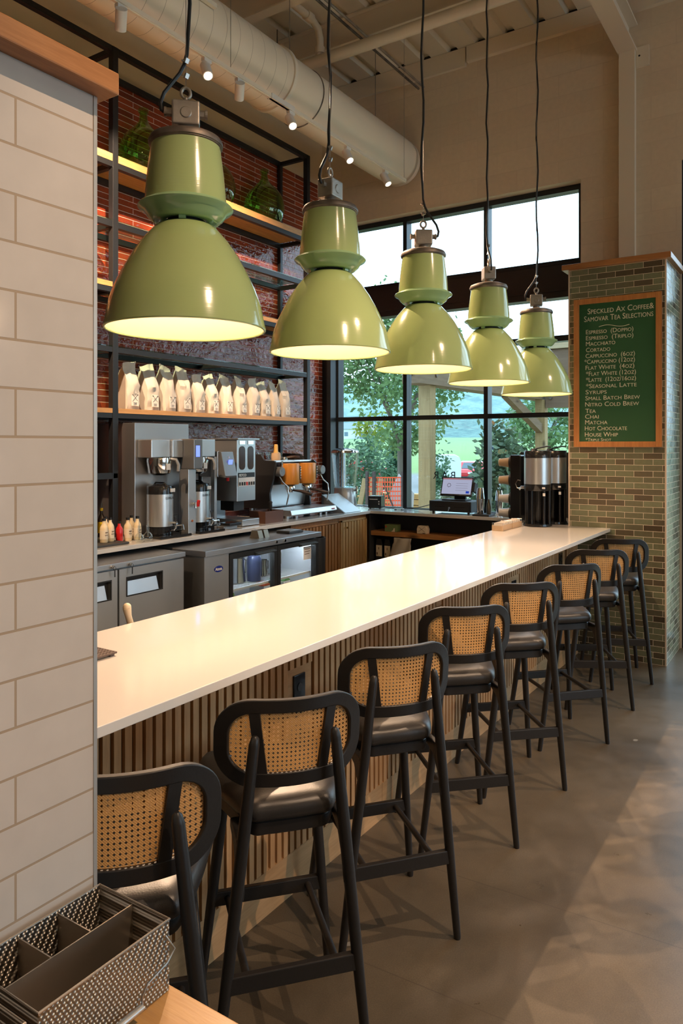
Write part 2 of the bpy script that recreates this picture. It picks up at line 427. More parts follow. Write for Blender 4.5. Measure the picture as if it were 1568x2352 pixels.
def dup(root, loc, rz=0, label=None, scale=None):
    r = root.copy(); COL.objects.link(r); r.location = loc; r.rotation_euler = (0, 0, rz)
    if label: r['label'] = label
    if scale: r.scale = scale
    def rec(a, b):
        for ch in list(a.children):
            c = ch.copy(); COL.objects.link(c); c.parent = b; rec(ch, c)
    rec(root, r); return r

def text_mb(s, size, ext=.0008, caps=False, spacing=1.0, bold=0.0, align='LEFT'):
    cu = bpy.data.curves.new('t', 'FONT'); cu.body = s; cu.size = size; cu.extrude = ext; cu.space_character = spacing; cu.offset = bold
    cu.align_x = align; cu.resolution_u = 3; cu.small_caps_scale = .78
    if caps:
        for i, ch in enumerate(s):
            if ch.islower(): cu.body_format[i].use_small_caps = True
    o = bpy.data.objects.new('t', cu); COL.objects.link(o)
    bpy.context.view_layer.update()
    me = bpy.data.meshes.new_from_object(o.evaluated_get(bpy.context.evaluated_depsgraph_get()))
    mb = MB().add([v.co[:] for v in me.vertices], [tuple(p.vertices) for p in me.polygons])
    bpy.data.objects.remove(o); bpy.data.curves.remove(cu); bpy.data.meshes.remove(me)
    return mb
FACE_Y = lambda loc: Matrix.Translation(loc) @ Euler((PI/2, 0, 0)).to_matrix().to_4x4()          # reads when seen from -Y
FACE_X = lambda loc: Matrix.Translation(loc) @ Euler((PI/2, 0, PI/2)).to_matrix().to_4x4()       # reads when seen from +X
FACE_YB = lambda loc: Matrix.Translation(loc) @ Euler((PI/2, 0, PI)).to_matrix().to_4x4()        # reads from +Y

# ================================================================== STRUCTURE
XL, YW, ZC = -4.775, 6.92, 5.75      # left wall, window wall, ceiling deck
struct('floor', MB().box(-4.9, 8.1, -4.1, YW+.28, -.2, 0), M_floor)
# window wall (painted block), with two tall openings
wb = MB()
wb.box(XL-.2, -1.886, YW, YW+.28, 4.208, ZC)        # over window 1
wb.box(XL-.2, -1.886, YW, YW+.28, 0, 1.03)          # under window 1
wb.box(-1.886, -1.03, YW, YW+.28, 0, ZC)
wb.box(-1.03, 2.6, YW, YW+.28, 4.208, ZC)
wb.box(2.6, 8.1, YW, YW+.28, 0, ZC)
struct('wall_back', wb, M_block, weld=False)
struct('wall_left', MB().box(XL-.2, XL-.015, -4.1, YW, 0, ZC), M_cream)
struct('wall_left_tile', MB().box(XL-.015, XL, -1.0, YW, 1.066, 4.675), M_red_tile)
struct('wall_right', MB().box(8.0, 8.1, -4.1, YW, 0, .5).box(8.0, 8.1, -4.1, YW, 3.9, ZC).box(8.0, 8.1, -4.1, .8, .5, 3.9).box(8.0, 8.1, 6.2, YW, .5, 3.9), M_block_y, weld=False)
struct('wall_front', MB().box(-4.9, 8.1, -4.2, -4.1, 0, ZC), M_cream)

# corrugated roof deck: ribs run along Y
dk = []; x = -4.9; P_ = .3
while x < 8.1:
    dk += [(x, ZC), (x+.19, ZC), (x+.215, ZC+.045), (x+.275, ZC+.045)]; x += P_
dk += [(x, ZC), (x, ZC+.12), (-4.9, ZC+.12)]
struct('ceiling', MB().prism(dk, 'Y', -4.1, YW+.28), M_deck)
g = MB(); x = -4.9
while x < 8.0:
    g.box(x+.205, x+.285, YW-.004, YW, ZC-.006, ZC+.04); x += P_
struct('flute_shade', g, M_gap_shade, weld=False)  # dark blocks put in for the shade in the deck flutes
led = MB().box(-4.77, -3.02, YW-.035, YW, 5.56, ZC-.004); struct('trim_2', led, M_beam)
led = MB().box(-3.0, 7.99, YW-.05, YW, 5.59, ZC-.004); struct('trim_3', led, M_beam)

# roof joists along X
def joist(y, n):
    t = MB(); t.box(-4.77, 7.99, y-.012, y+.012, 5.50, ZC); t.box(-4.77, 7.99, y-.05, y+.05, 5.49, 5.505); t.box(-4.77, 7.99, y-.05, y+.05, ZC-.018, ZC-.003)
    o = struct('ceiling_joist', t, M_beam, weld=False)
    return o
for i, y in enumerate((5.82, 5.0, 3.75, 2.5, 1.25, 0.0, -1.5, -3.0)): joist(y, i)
# main beam along Y on a column
bmx = MB().box(-1.545, -1.388, -4.1, YW-.002, 5.235, 5.255).box(-1.473, -1.46, -4.1, YW-.002, 5.255, 5.48).box(-1.545, -1.388, -4.1, YW-.002, 5.47, 5.488)
struct('ceiling_beam', bmx, M_beam, weld=False)
clm = MB().box(-1.533, -1.40, YW-.07, YW-.001, 3.272, 5.234).box(-1.398, -1.29, YW-.02, YW-.001, 5.09, 5.27)
struct('beam_column', clm, M_beam, weld=False)
bh = MB().cyl((-1.37, YW-.021, 5.19), (-1.37, YW-.018, 5.19), .009, n=12)
struct('trim_4', bh, M_gap_shade)

# ---------------------------------------------------------------- window 1
YF0, YF1 = 7.03, 7.14
w1 = bpy.data.objects.new('window_1', None); COL.objects.link(w1); tag(w1, kind='structure')
fr = MB()
fr.box(XL+.001, -4.66, 6.90, YF1, 1.066, 4.208)
fr.box(-4.66, -4.64, 7.03, YF1, 1.066, 4.208)
for a, b in ((-3.806, -3.760), (-2.882, -2.838), (-1.935, -1.888)): fr.box(a, b, YF0, YF1, 1.03, 4.207)
for a, b in ((4.155, 4.207), (3.475, 3.512), (2.742, 2.796), (2.018, 2.064), (1.03, 1.072)): fr.box(-4.64, -1.888, YF0+.002, YF1-.002, a, b)
obj('window_frame', fr, M_frame, w1, weld=False)
bd = MB().box(-4.64, -1.888, YF0-.035, YF1, 3.15, 3.474).box(-4.64, -1.888, YF0-.045, YF0-.035, 3.21, 3.23).box(-4.64, -1.888, YF0-.04, YF0-.03, 3.462, 3.474)
obj('header_panel', bd, plain('dark_bronze_panel', (.03, .025, .026), .35, .5), w1, weld=False)
for a, b in ((-4.64, -3.806), (-3.760, -2.882), (-2.838, -1.935)):
    for c, d in ((3.512, 4.155), (2.796, 3.15), (2.064, 2.742), (1.072, 2.018)):
        obj('pane', MB().box(a, b, 7.083, 7.089, c, d), M_glass, w1)
# mirrored shop lettering on the outside of the pane
bar = text_mb('BAR', .115, .0006, spacing=1.45)
bar.xf(FACE_YB((-3.215, 7.0935, 1.392)))
obj('window_lettering', bar, M_black, w1, weld=False)

# ---------------------------------------------------------------- window 2 (to the right, seen only as its dark edge)
w2 = bpy.data.objects.new('window_2', None); COL.objects.link(w2); tag(w2, kind='structure')
fr = MB()
for a, b in ((-1.03, -.96), (.12, .17), (1.30, 1.35), (2.53, 2.6)): fr.box(a, b, YW+.02, YF1, 0, 4.207)
for a, b in ((4.15, 4.207), (2.9, 3.0), (0.0, .08)): fr.box(-.96, 2.53, YW+.03, YF1-.01, a, b)
obj('window_frame', fr, M_frame, w2, weld=False)
for a, b in ((-.96, .12), (.17, 1.30), (1.35, 2.53)):
    for c, d in ((.08, 2.9), (3.0, 4.15)): obj('pane', MB().box(a, b, 7.083, 7.089, c, d), M_glass, w2)

# ---------------------------------------------------------------- window 3 (storefront glazing in the right wall)
w3 = bpy.data.objects.new('window_3', None); COL.objects.link(w3); tag(w3, kind='structure')
fr = MB(); ys = [.8, 2.6, 4.4, 6.2]
for y in ys: fr.box(8.0, 8.1, max(.8, y-.03), min(6.2, y+.03), .5, 3.9)
for a, b in ((.5, .56), (2.7, 2.76), (3.84, 3.9)): fr.box(8.002, 8.098, .82, 6.18, a, b)
obj('window_frame', fr, M_frame, w3, weld=False)
for i in range(3):
    for c, d in ((.56, 2.7), (2.76, 3.84)): obj('pane', MB().box(8.045, 8.051, ys[i]+.03, ys[i+1]-.03, c, d), M_glass, w3)

# ---------------------------------------------------------------- green tiled pillar
pl = bpy.data.objects.new('wall_pillar', None); COL.objects.link(pl); tag(pl, kind='structure'); 
obj('tile_face', MB().box(-1.803, -1.057, 6.284, 6.30, 0, 3.222), M_green_tile, pl)
obj('tile_side', MB().box(-1.06, -1.045, 6.30, YW, 0, 3.222).box(-1.815, -1.80, 6.30, YW, 0, 3.222), M_green_side, pl, weld=False)
obj('corner_trim', MB().box(-1.815, -1.803, 6.282, 6.30, 0, 3.222).box(-1.057, -1.044, 6.282, 6.30, 0, 3.222), plain('beige_edge_trim', (.62, .50, .38), .45), pl, weld=False)
obj('pillar_core', MB().box(-1.80, -1.06, 6.30, YW, 0, 3.222), M_cream, pl)
obj('wood_cap', MB().box(-1.86, -1.005, 6.24, YW-.001, 3.222, 3.268), M_cap, pl, bevel=.003)

# ---------------------------------------------------------------- white tiled half wall at the left
hw = bpy.data.objects.new('wall_partition', None); COL.objects.link(hw); tag(hw, kind='structure')
obj('tile_face', MB().box(-1.60, -1.09, -3.2, .859, 0, 2.372), M_white_tile, hw)
obj('corner_trim', MB().box(-1.096, -1.0885, .859, .8665, 0, 2.372).box(-1.60, -1.096, .859, .865, 0, 2.372), plain('grey_metal_edge', (.55, .55, .53), .35, .6), hw, weld=False)
obj('wood_cap', MB().box(-1.66, -1.05, -3.2, .884, 2.372, 2.411), M_capy, hw, bevel=.003)

# ---------------------------------------------------------------- bar
t = thing('bar_countertop', 'long white quartz bar counter running towards the green tiled pillar', 'countertop', (-1.85, 3.5, 0))
obj('stone_slab', MB().box(-2.23, -1.472, .868, 6.281, 1.038, 1.066).box(-2.23, -1.817, 6.281, 6.608, 1.038, 1.066), M_quartz, t, bevel=.002, weld=False)

t = thing('bar_counter_base', 'oak slatted bar front below the white counter, behind the stools', 'bar counter', (-1.8, 3.5, 0))
obj('bar_body', MB().box(-2.175, -1.75, .87, 6.281, 0, 1.037), M_slat_dark, t)
obj('cooler_reflector_panel', MB().box(-2.19, -2.1755, .87, 6.281, 0, 1.037), plain('reflector_blue_grey', (.36, .42, .46), .3), t)  # unseen pale panel added so the cooler fronts reflect something bright
skip = [(2.28, 2.44, .60, .875), (4.67, 4.87, .62, .875), (5.70, 5.93, .62, .93), (3.585, 3.66, .88, .92)]
sl = MB(); y = .875; i = 0
while y < 6.25:
    a, b = y, y+.0262
    z1 = 1.037; z0 = .165; segs = [(z0, z1)]
    for s0, s1, c, d in skip:
        if b > s0 and a < s1: segs = [(z0, c), (d, z1)]
    for c, d in segs: sl.box(-1.7505, -1.735, a, b, c, d)
    y += .0404
obj('slats', sl, M_slat, t, weld=False)
obj('baseboard', MB().box(-1.75, -1.734, .87, 2.999, 0, .165).box(-1.75, -1.734, 3.001, 6.281, 0, .165), M_base, t, weld=False)
for s0, s1, c, d in skip:
    pn = obj('outlet_board', MB().box(-1.7505, -1.741, s0+.003, s1-.003, c+.002, d-.002), M_base, t)
    if d-c > .1:
        m = (s0+s1)/2-.01; w = .037
        op = obj('outlet_plate', MB().box(-1.7412, -1.733, m-w, m+w, d-.19, d-.03), M_blackg, pn, bevel=.002)
        for zz in (d-.08, d-.14):
            obj('socket', MB().cyl((-1.7332, m, zz), (-1.7305, m, zz), .0165, n=20), plain('socket_black', (.03, .03, .03), .3), pn)

# back counter: L-shaped worktop
t = thing('back_countertop', 'pale grey stone worktop along the red tiled wall, turning below the window', 'countertop', (-4.3, 3.5, 0))
poly = [(XL+.001, 1.0), (-3.96, 1.0), (-3.96, 6.61), (-2.232, 6.61), (-2.232, 7.028), (XL+.001, 7.028)]
poly = [(XL+.001, 1.0), (-3.96, 1.0), (-3.96, 6.61), (-1.82, 6.61), (-1.82, YW-.002), (-1.89, YW-.002), (-1.89, 7.028), (-4.65, 7.028), (-4.65, 6.898), (XL+.001, 6.898)]
obj('stone_slab', MB().prism(poly, 'Z', 1.036, 1.066), plain('grey_quartz', (.66, .64, .60), .13, Coat_Weight=.5, Coat_Roughness=.05), t, bevel=.002)

# cabinets under the back counter
def slat_cab(name, label, y0, y1, doors, mat_side=M_cabs):
    t = thing(name, label, 'cabinet', (-4.3, (y0+y1)/2, 0))
    obj('carcass', MB().box(-4.77, -4.01, y0, y1, .0, 1.035), mat_side, t)
    for a, b, m in doors:
        o = obj('door', MB().box(-4.009, -4.0, a, b, .12, 1.0), m, t)
        s = MB(); n = max(1, round((b-a-.06)/.052)); p = (b-a-.06)/n
        for k in range(n): s.box(-4.0, -3.985, a+.03+k*p, a+.03+k*p+p*.62, .15, .98)
        s.box(-4.0, -3.988, a, a+.02, .12, 1.0).box(-4.0, -3.988, b-.02, b, .12, 1.0).box(-4.0, -3.988, a, b, .985, 1.0)
        obj('slat_facing', s, m, o, weld=False)
        obj('knob', MB().cyl((-3.988, a+.06, .93), (-3.955, a+.06, .93), .005, .011, 12), plain('brass_knob', (.75, .55, .25), .25, 1), o, smooth=True)
    return t
slat_cab('slatted_cabinet', 'oak cabinet with slatted doors under the espresso machine counter', 5.30, 6.08, [(5.32, 6.06, M_cabs)])
slat_cab('slatted_cabinet', 'pale slatted cabinet door with brass knob in the counter corner', 6.085, 6.595, [(6.095, 6.58, M_brass_slat)])
# open shelving under the window counter
t = thing('under_window_shelving', 'charcoal open shelving with an oak shelf below the window counter', 'shelving', (-3.1, 6.8, 0))
obj('back_panel', MB().box(-3.975, -1.82, 6.88, 6.915, 0, 1.035).box(-3.984, -3.975, 6.62, 6.915, 0, 1.035), M_dkpanel, t, weld=False)
obj('apron', MB().box(-3.975, -2.235, 6.865, 6.88, .87, 1.035), M_dkpanel, t)
obj('shelf', MB().box(-3.975, -2.235, 6.64, 6.88, .808, .853), wood('warm_shelf_board', (.46, .22, .075), (.30, .12, .035), 'X', rough=.4, knots=True), t, bevel=.002)
obj('shelf', MB().box(-3.975, -2.235, 6.64, 6.88, .50, .53), M_dkpanel, t)

# ---------------------------------------------------------------- steel shelf rack above the back counter
def rack(y0, yposts, y1):
    t = thing('wall_shelf_rack', 'black square-tube steel rack of oak and glass shelves on the red tiled wall', 'shelving', (-4.56, 4.8, 1.07))
    s = .05; XF = -4.38
    fp = MB()
    for y in yposts: 
        o = obj('front_post', MB().box(XF-s, XF, y-s, y, 1.067, 4.69), M_steel_black, t, bevel=.003)
    for y in yposts:
        obj('rear_post', MB().box(XL+.01, XL+.05, y-.048, y-.008, 1.067, 4.69), M_steel_black, t, bevel=.003)
    lev = [(3.798, 3.839), (3.357, 3.402), (2.875, 2.914), (2.435, 2.473), (1.949, 1.985), (4.649, 4.69)]
    for a, b in lev:
        r = MB(); r.box(XF-s+.004, XF-.004, y0, y1-s, a, b); r.box(XL+.012, XL+.048, y0, y1-.01, a, b)
        for y in yposts: r.box(XL+.03, XF-s+.01, y-s+.006, y-.006, a+.002, b-.002)
        for y in ((yposts[0]+yposts[1])/2-.02,): 
            if b < 4: r.box(XL+.03, XF-s+.01, y-.015, y+.015, a+.002, b-.006)
        obj('rail', r, M_steel_black, t, weld=False)
    obj('rail', MB().box(XF-s+.004, XF-.004, y0, yposts[0]-s, 1.50, 1.545).box(XL+.03, XF, yposts[0]-s+.006, yposts[0]-.006, 1.505, 1.54), M_steel_black, t, weld=False)
    wm = wood('shelf_oak', (.62, .34, .125), (.42, .20, .06), 'Y', knots=True)
    for b, th in ((3.839, .055), (2.914, .038), (1.985, .036)):
        w = MB()
        ys = [y0]+[q for p in yposts for q in (p-s-.002, p+.002)]
        for a, c in ((y0, yposts[0]-s-.002), (yposts[0]+.002, yposts[1]-s-.002)): w.box(XL+.052, XF-.002, a, c, b+.001, b+th)
        w.box(XL+.052, XF-s-.002, yposts[0]-s-.002, yposts[0]+.002, b+.001, b+th)
        obj('wood_shelf', w, wm, t, weld=False)
    for b in (3.402, 2.473):
        obj('glass_shelf', MB().box(XL+.052, XF-.004, yposts[0]+.002, yposts[1]-s-.002, b+.001, b+.010), clear('shelf_glass', (.75, .92, .85), 1.5, .01), t)
        obj('glass_shelf', MB().box(XL+.052, XF-.004, y0, yposts[0]-s-.002, b+.001, b+.010), MATS['shelf_glass'], t)
    return t
rack(1.2, (3.677, 6.115), 6.115)

# ================================================================== PENDANT LAMPS
def make_lamp():
    t = thing('pendant_lamp', 'x', 'lamp', (0, 0, 0), 'green enamel factory pendants in a row over the bar')
    out = [(.263, 0), (.262, .006), (.256, .03), (.246, .082), (.228, .132), (.203, .184), (.172, .240), (.142, .284), (.116, .314), (.100, .332), (.082, .342), (.062, .345)]
    s = MB().shell(out+[(r-.004, z-.003) for r, z in out[::-1]], n=64)
    obj('bell_shade', s, M_lampgreen, t, smooth=True, local=True)
    inn = [(r-.0045, z-.0035) for r, z in out[1:]]
    lin = obj('shade_lining', MB().shell(inn+[(r-.002, z-.001) for r, z in inn[::-1]], n=64), M_lampin, t, smooth=True, local=True); lin['label'] = 'glowing white inner lining'
    rim = [(.2585+.0045*math.cos(a*PI/4), .0+.0045*math.sin(a*PI/4)) for a in range(8)]
    obj('rim', MB().shell(rim, n=64), M_lampgreen, t, smooth=True, local=True)
    # collar bowl and flange
    col = [(.070, .352), (.100, .350), (.108, .352), (.124, .366), (.134, .382), (.152, .392), (.155, .396), (.150, .402), (.136, .404), (.132, .412)]
    obj('collar', MB().shell(col+[(r-.004, z+.001) for r, z in col[::-1]], n=56), M_lampneck, t, smooth=True, local=True)
    # struts bridging the dark vent gap
    for k in range(3):
        a = 2*PI*k/3+.4
        obj('vent_strut', MB().obox((.085*math.cos(a), .085*math.sin(a), .347), (.012, .022, .014), (0, 0, a)), M_lampneck, t, local=True)
    obj('lamp_socket', MB().cyl((0, 0, .24), (0, 0, .41), .06, .055, 24), plain('dark_socket', (.02, .018, .015), .6), t, smooth=True, local=True)
    hs = [(.133, .404), (.132, .418), (.130, .45), (.125, .50), (.119, .55), (.113, .595), (.110, .618), (.02, .622)]
    obj('upper_housing', MB().lathe(hs, n=56), M_lampgreen, t, smooth=True, local=True)
    cp = [(.116, .600), (.1205, .603), (.1215, .612), (.115, .624), (.09, .634), (.05, .640), (0.0001, .642)]
    obj('top_cap', MB().shell(cp+[(max(r-.004, .00005), z-.004) for r, z in cp[::-1]], n=56), M_zinc, t, smooth=True, local=True)
    jb = obj('junction_box', MB().box(-.045, .045, -.038, .038, .662, .742), M_alu, t, bevel=.006, local=True, seg=3)
    nk = obj('neck', MB().cyl((0, 0, .638), (0, 0, .664), .028, .024, 16), M_alu, t, smooth=True, local=True)
    for sx in (-1, 1):
        obj('cable_gland', MB().cyl((sx*.044, 0, .712), (sx*.062, 0, .712), .0135, n=6).cyl((sx*.062, 0, .712), (sx*.070, 0, .712), .0155, n=16), M_alu, jb, local=True, weld=False)
    em = MB(); em.lathe([(.016, -.0025), (.019, 0), (.016, .0025)], (0, -.0385, .70), 24, 'Y')
    obj('emblem_ring', em, M_alu, jb, smooth=True, local=True)
    ring = [(0.0+.015*math.cos(a*PI/8), 0, .778+.018*math.sin(a*PI/8)) for a in range(16)]
    obj('eye_bolt', MB().tube(ring, .0055, 10, closed=True).cyl((0, 0, .74), (0, 0, .762), .009, .007, 12), M_alu, t, smooth=True, local=True, weld=False)
    top = 5.74-2.145
    obj('suspension_wire', MB().tube([(0, 0, .79), (0, 0, 1.4), (0, 0, top)], .0012, 6), M_wire, t, smooth=True, local=True)
    for z in (.835, .885):
        obj('wire_clamp', MB().obox((0.002, 0, z), (.012, .014, .016), (.3, .2, .5)).cyl((-.014, 0, z), (.014, .004, z+.003), .003, n=8), M_wire, t, local=True, weld=False)
    pts = [(-.070, 0, .712), (-.078, 0, .716), (-.082, .002, .74), (-.070, .003, .775), (-.045, .004, .81), (-.02, .006, .845), (-.006, .008, .875), (.003, .008, .91)]
    z = .96; k = 0
    while z < top: pts.append((.006+.007*math.sin(k*1.3), .008+.005*math.sin(k*2.1+1), z)); z += .12; k += 1
    pts.append((.005, .008, top))
    obj('power_cord', MB().tube(pts, .0062, 8), M_cord, t, smooth=True, local=True)
    b = [(.0001, .10), (.02, .103), (.036, .115), (.043, .135), (.038, .165), (.025, .195), (.02, .235)]
    obj('bulb', MB().lathe(b, n=24), M_bulb, t, smooth=True, local=True)['label'] = 'lit warm bulb'
    return t
LAMPS = [(-1.762, 1.757, 2.131, 45, 'nearest and largest-looking green enamel pendant, beside the white tiled wall'),
         (-1.790, 2.647, 2.151, 92, 'second green pendant from the white tiled wall, in front of the shelf rack end'),
         (-1.806, 3.565, 2.158, 215, 'middle green pendant of the five, its round junction box emblem facing out'),
         (-1.815, 4.509, 2.152, 125, 'fourth green pendant out over the bar, overlapping the farthest one'),
         (-1.812, 5.442, 2.132, 20, 'farthest green pendant, hanging beside the green menu board')]
L0 = make_lamp()
for i, (x, y, z, rz, lab) in enumerate(LAMPS):
    if i == 0: o = L0; o.location = (x, y, z); o.rotation_euler.z = math.radians(rz)
    else: o = dup(L0, (x, y, z), math.radians(rz))
    o['label'] = lab

# ================================================================== BAR STOOLS
def rrect(w, h, r, n=8, cx=0, cz=0):
    pts = []
    for k, (sx, sz) in enumerate(((1, 1), (-1, 1), (-1, -1), (1, -1))):
        for i in range(n+1):
            a = k*PI/2+i*PI/2/n
            pts.append((cx+sx*(w/2-r)+r*math.cos(a), cz+sz*(h/2-r)+r*math.sin(a)))
    return pts
def make_stool():
    t = thing('bar_stool', 'x', 'stool', (0, 0, 0), 'black and cane bar stools along the counter')
    def back(u, z, off=0):      # curved, leaning back panel
        dy = 2*1.75*u; n = Vector((-dy, 1, 0)).normalized()
        p = Vector((u*.985, -.212+1.75*u*u-.10*(z-.94), z))
        return p+n*off
    ZC_ = .938
    for sx in (-1, 1):
        obj('rear_leg', MB().tube([(sx*.218, -.20, 0), (sx*.2165, -.2004, .012), (sx*.18, -.2118, .34), (sx*.14, -.2248, .70), (sx*.113, -.2335, .95), (sx*.1105, -.2345, .968), (sx*.110, -.2345, .974)], .016, 14, rr=[.0115, .013, .0165, .0175, .0145, .011, .005]), M_stool, t, smooth=True, local=True)
    for sx in (-1, 1):
        obj('front_leg', MB().tube([(sx*.212, .205, 0), (sx*.211, .204, .012), (sx*.175, .165, .36), (sx*.140, .128, .70)], .016, 14, rr=[.0115, .013, .0165, .0175]), M_stool, t, smooth=True, local=True)
    # seat frame and cushion
    def seat_outline(k):
        pts = []
        ctrl = [(.118*k, -.165), (.170, -.02), (.205, .12), (.200, .175), (.165, .205), (0, .213), (-.165, .205), (-.200, .175), (-.205, .12), (-.170, -.02), (-.118*k, -.165), (-.06, -.182), (.06, -.182)]
        n = len(ctrl)
        for i in range(n):
            p0, p1, p2, p3 = (Vector(ctrl[(i+j-1) % n]) for j in range(4))
            for s_ in range(5):
                q = s_/5; pts.append(.5*((2*p1)+(-p0+p2)*q+(2*p0-5*p1+4*p2-p3)*q*q+(-p0+3*p1-3*p2+p3)*q**3))
        return pts
    so = seat_outline(1)
    def loft(layers):
        mb = MB(); n = len(so); c = Vector((0, .02))
        for k, z in layers: mb.v += [((c+(p-c)*k).x, (c+(p-c)*k).y, z) for p in so]
        for j in range(len(layers)-1): mb.f += [(j*n+i, j*n+(i+1) % n, (j+1)*n+(i+1) % n, (j+1)*n+i) for i in range(n)]
        mb.f += [tuple(range(n))[::-1], tuple(range((len(layers)-1)*n, len(layers)*n))]
        return mb
    obj('seat_frame', loft([(.94, .672), (.965, .676), (.97, .708), (.95, .712)]), M_stool, t, smooth=True, local=True)
    obj('seat_cushion', loft([(.97, .712), (1.03, .720), (1.065, .735), (1.06, .752), (1.0, .768), (.85, .777), (.5, .781), (.1, .782)]), M_leather, t, smooth=True, local=True)
    for sx in (-1, 1):
        br = MB(); poly = [(-.226, .53), (-.205, .60), (-.165, .655), (-.10, .674), (-.10, .700), (-.228, .700)]
        br.prism(poly, 'X', -.011, .011)
        br.xf(Matrix.Translation((sx*.148, 0, 0)))
        obj('leg_bracket', br, M_stool, t, bevel=.004, local=True)
    # stretchers
    def st(p, q, w, h, nm): obj(nm, MB().beam(p, q, w, h), M_stool, t, bevel=.003, local=True)
    st((-.183, -.211, .305), (.183, -.211, .305), .020, .048, 'stretcher')
    st((-.18, .171, .312), (.18, .171, .312), .020, .045, 'stretcher')
    for sx in (-1, 1):
        obj('side_rod', MB().cyl((sx*.125, -.205, .302), (sx*.13, .165, .312), .011, n=12), M_stool, t, smooth=True, local=True)
    # backrest: curved frame with two uprights
    W_, H_ = .418, .246
    N = 10
    outer = rrect(W_, H_, .098, N, 0, ZC_); inner = rrect(W_-.072, H_-.078, .064, N, 0, ZC_+.001)
    mb = MB(); m = len(outer)
    # subdivide long straight runs so the frame follows the curve
    def dens(pts, other):
        a, b = [], []
        k = len(pts)
        for i in range(k):
            p, q = Vector(pts[i]), Vector(pts[(i+1) % k]); p2, q2 = Vector(other[i]), Vector(other[(i+1) % k])
            s_ = max(1, int((p-q).length/.015))
            for j in range(s_): a.append(p.lerp(q, j/s_)); b.append(p2.lerp(q2, j/s_))
        return a, b
    A, B = dens(outer, inner); m = len(A); TH = .010
    for off in (-TH, TH):
        mb.v += [tuple(back(p.x, p.y, off)) for p in A]; mb.v += [tuple(back(p.x, p.y, off)) for p in B]
    for i in range(m):
        j = (i+1) % m
        mb.f += [(i, j, m+j, m+i), (2*m+j, 2*m+i, 3*m+i, 3*m+j), (j, i, 2*m+i, 2*m+j), (m+i, m+j, 3*m+j, 3*m+i)]
    fr_ = obj('backrest', mb, M_stool, t, bevel=.003, smooth=True, local=True)
    for sx in (-1, 1):
        up = MB(); zs = [ZC_-.088+.176*i/6 for i in range(7)]
        def ux(z): return .090+.012*(z-ZC_)/.09
        for z in zs:
            for du, off in ((-.014, -TH+.001), (.014, -TH+.001), (.014, TH-.001), (-.014, TH-.001)): up.v.append(tuple(back(sx*(ux(z)+du+.006), z, off)))
        for i in range(6): up.f += [(i*4+k, i*4+(k+1) % 4, i*4+4+(k+1) % 4, i*4+4+k) for k in range(4)]
        up.f += [(0, 1, 2, 3), (24, 25, 26, 27)]
        obj('upright', up, M_stool, fr_, local=True, smooth=True)
    # cane sheet
    cn = MB(); w2, h2, r2 = W_/2-.032, H_/2-.034, .066
    us = [-w2+2*w2*i/40 for i in range(41)]
    for u in us:
        e = abs(u)-(w2-r2); h = h2 if e <= 0 else h2-r2+math.sqrt(max(0, r2*r2-e*e))
        for z in (ZC_-h, ZC_, ZC_+h): cn.v.append(tuple(back(u, z, .001)))
    for i in range(40): cn.f += [(i*3, i*3+3, i*3+4, i*3+1), (i*3+1, i*3+4, i*3+5, i*3+2)]
    c = obj('cane_panel', cn, M_cane, fr_, local=True, smooth=True); c['label'] = 'open honey-coloured cane weave'
    return t
STOOLS = [(-1.392, 1.195, 47, 'nearest black and cane stool, partly hidden by the white tiled wall and wire caddy'),
          (-1.377, 1.758, 49.5, 'second stool from the white wall, shown almost whole with the outlet behind its back'),
          (-1.382, 2.372, 51.3, 'third cane stool from the white wall, orange-lit cane, coffee drips on the floor beside it'),
          (-1.415, 3.092, 44.4, 'fourth cane stool from the white wall, in the middle of the row'),
          (-1.397, 3.746, 43.8, 'fifth cane stool from the white wall, fourth from the green pillar'),
          (-1.359, 4.454, 46.4, 'third cane stool from the green tiled pillar, second black outlet behind it'),
          (-1.346, 5.184, 30.7, 'second cane stool from the green tiled pillar'),
          (-1.338, 5.844, 25.5, 'farthest cane stool, tucked against the green tiled pillar')]
S0 = make_stool()
for i, (x, y, a, lab) in enumerate(STOOLS):
    if i == 0: o = S0; o.location = (x, y, 0); o.rotation_euler.z = math.radians(a)
    else: o = dup(S0, (x, y, 0), math.radians(a))
    o['label'] = lab

# ================================================================== CEILING SERVICES
DX, DZ, DR = -3.72, 4.69, .237
t = thing('air_duct', 'large cream spiral air duct running under the roof towards the window wall', 'duct', (DX, 3, DZ))
prof = []; y = -4.0
while y < 6.72:
    R = DR+.006 if y < 4.64 else DR
    prof += [(R, y), (R, y+.1375)]; y += .138
prof += [(DR, 6.72), (DR-.004, 6.80), (DR-.03, 6.86), (.001, 6.862)]
obj('duct_body', MB().lathe(prof, (DX, 0, DZ), 72, 'Y'), M_spiral, t, smooth=True)
obj('joint_flange', MB().lathe([(DR+.002, 4.64), (DR+.022, 4.64), (DR+.022, 4.675), (DR+.002, 4.675)], (DX, 0, DZ), 64, 'Y'), M_duct, t, smooth=False)
obj('joint_flange', MB().lathe([(DR+.001, 5.05), (DR+.006, 5.05), (DR+.006, 5.06), (DR+.001, 5.06)], (DX, 0, DZ), 64, 'Y'), M_zinc, t)
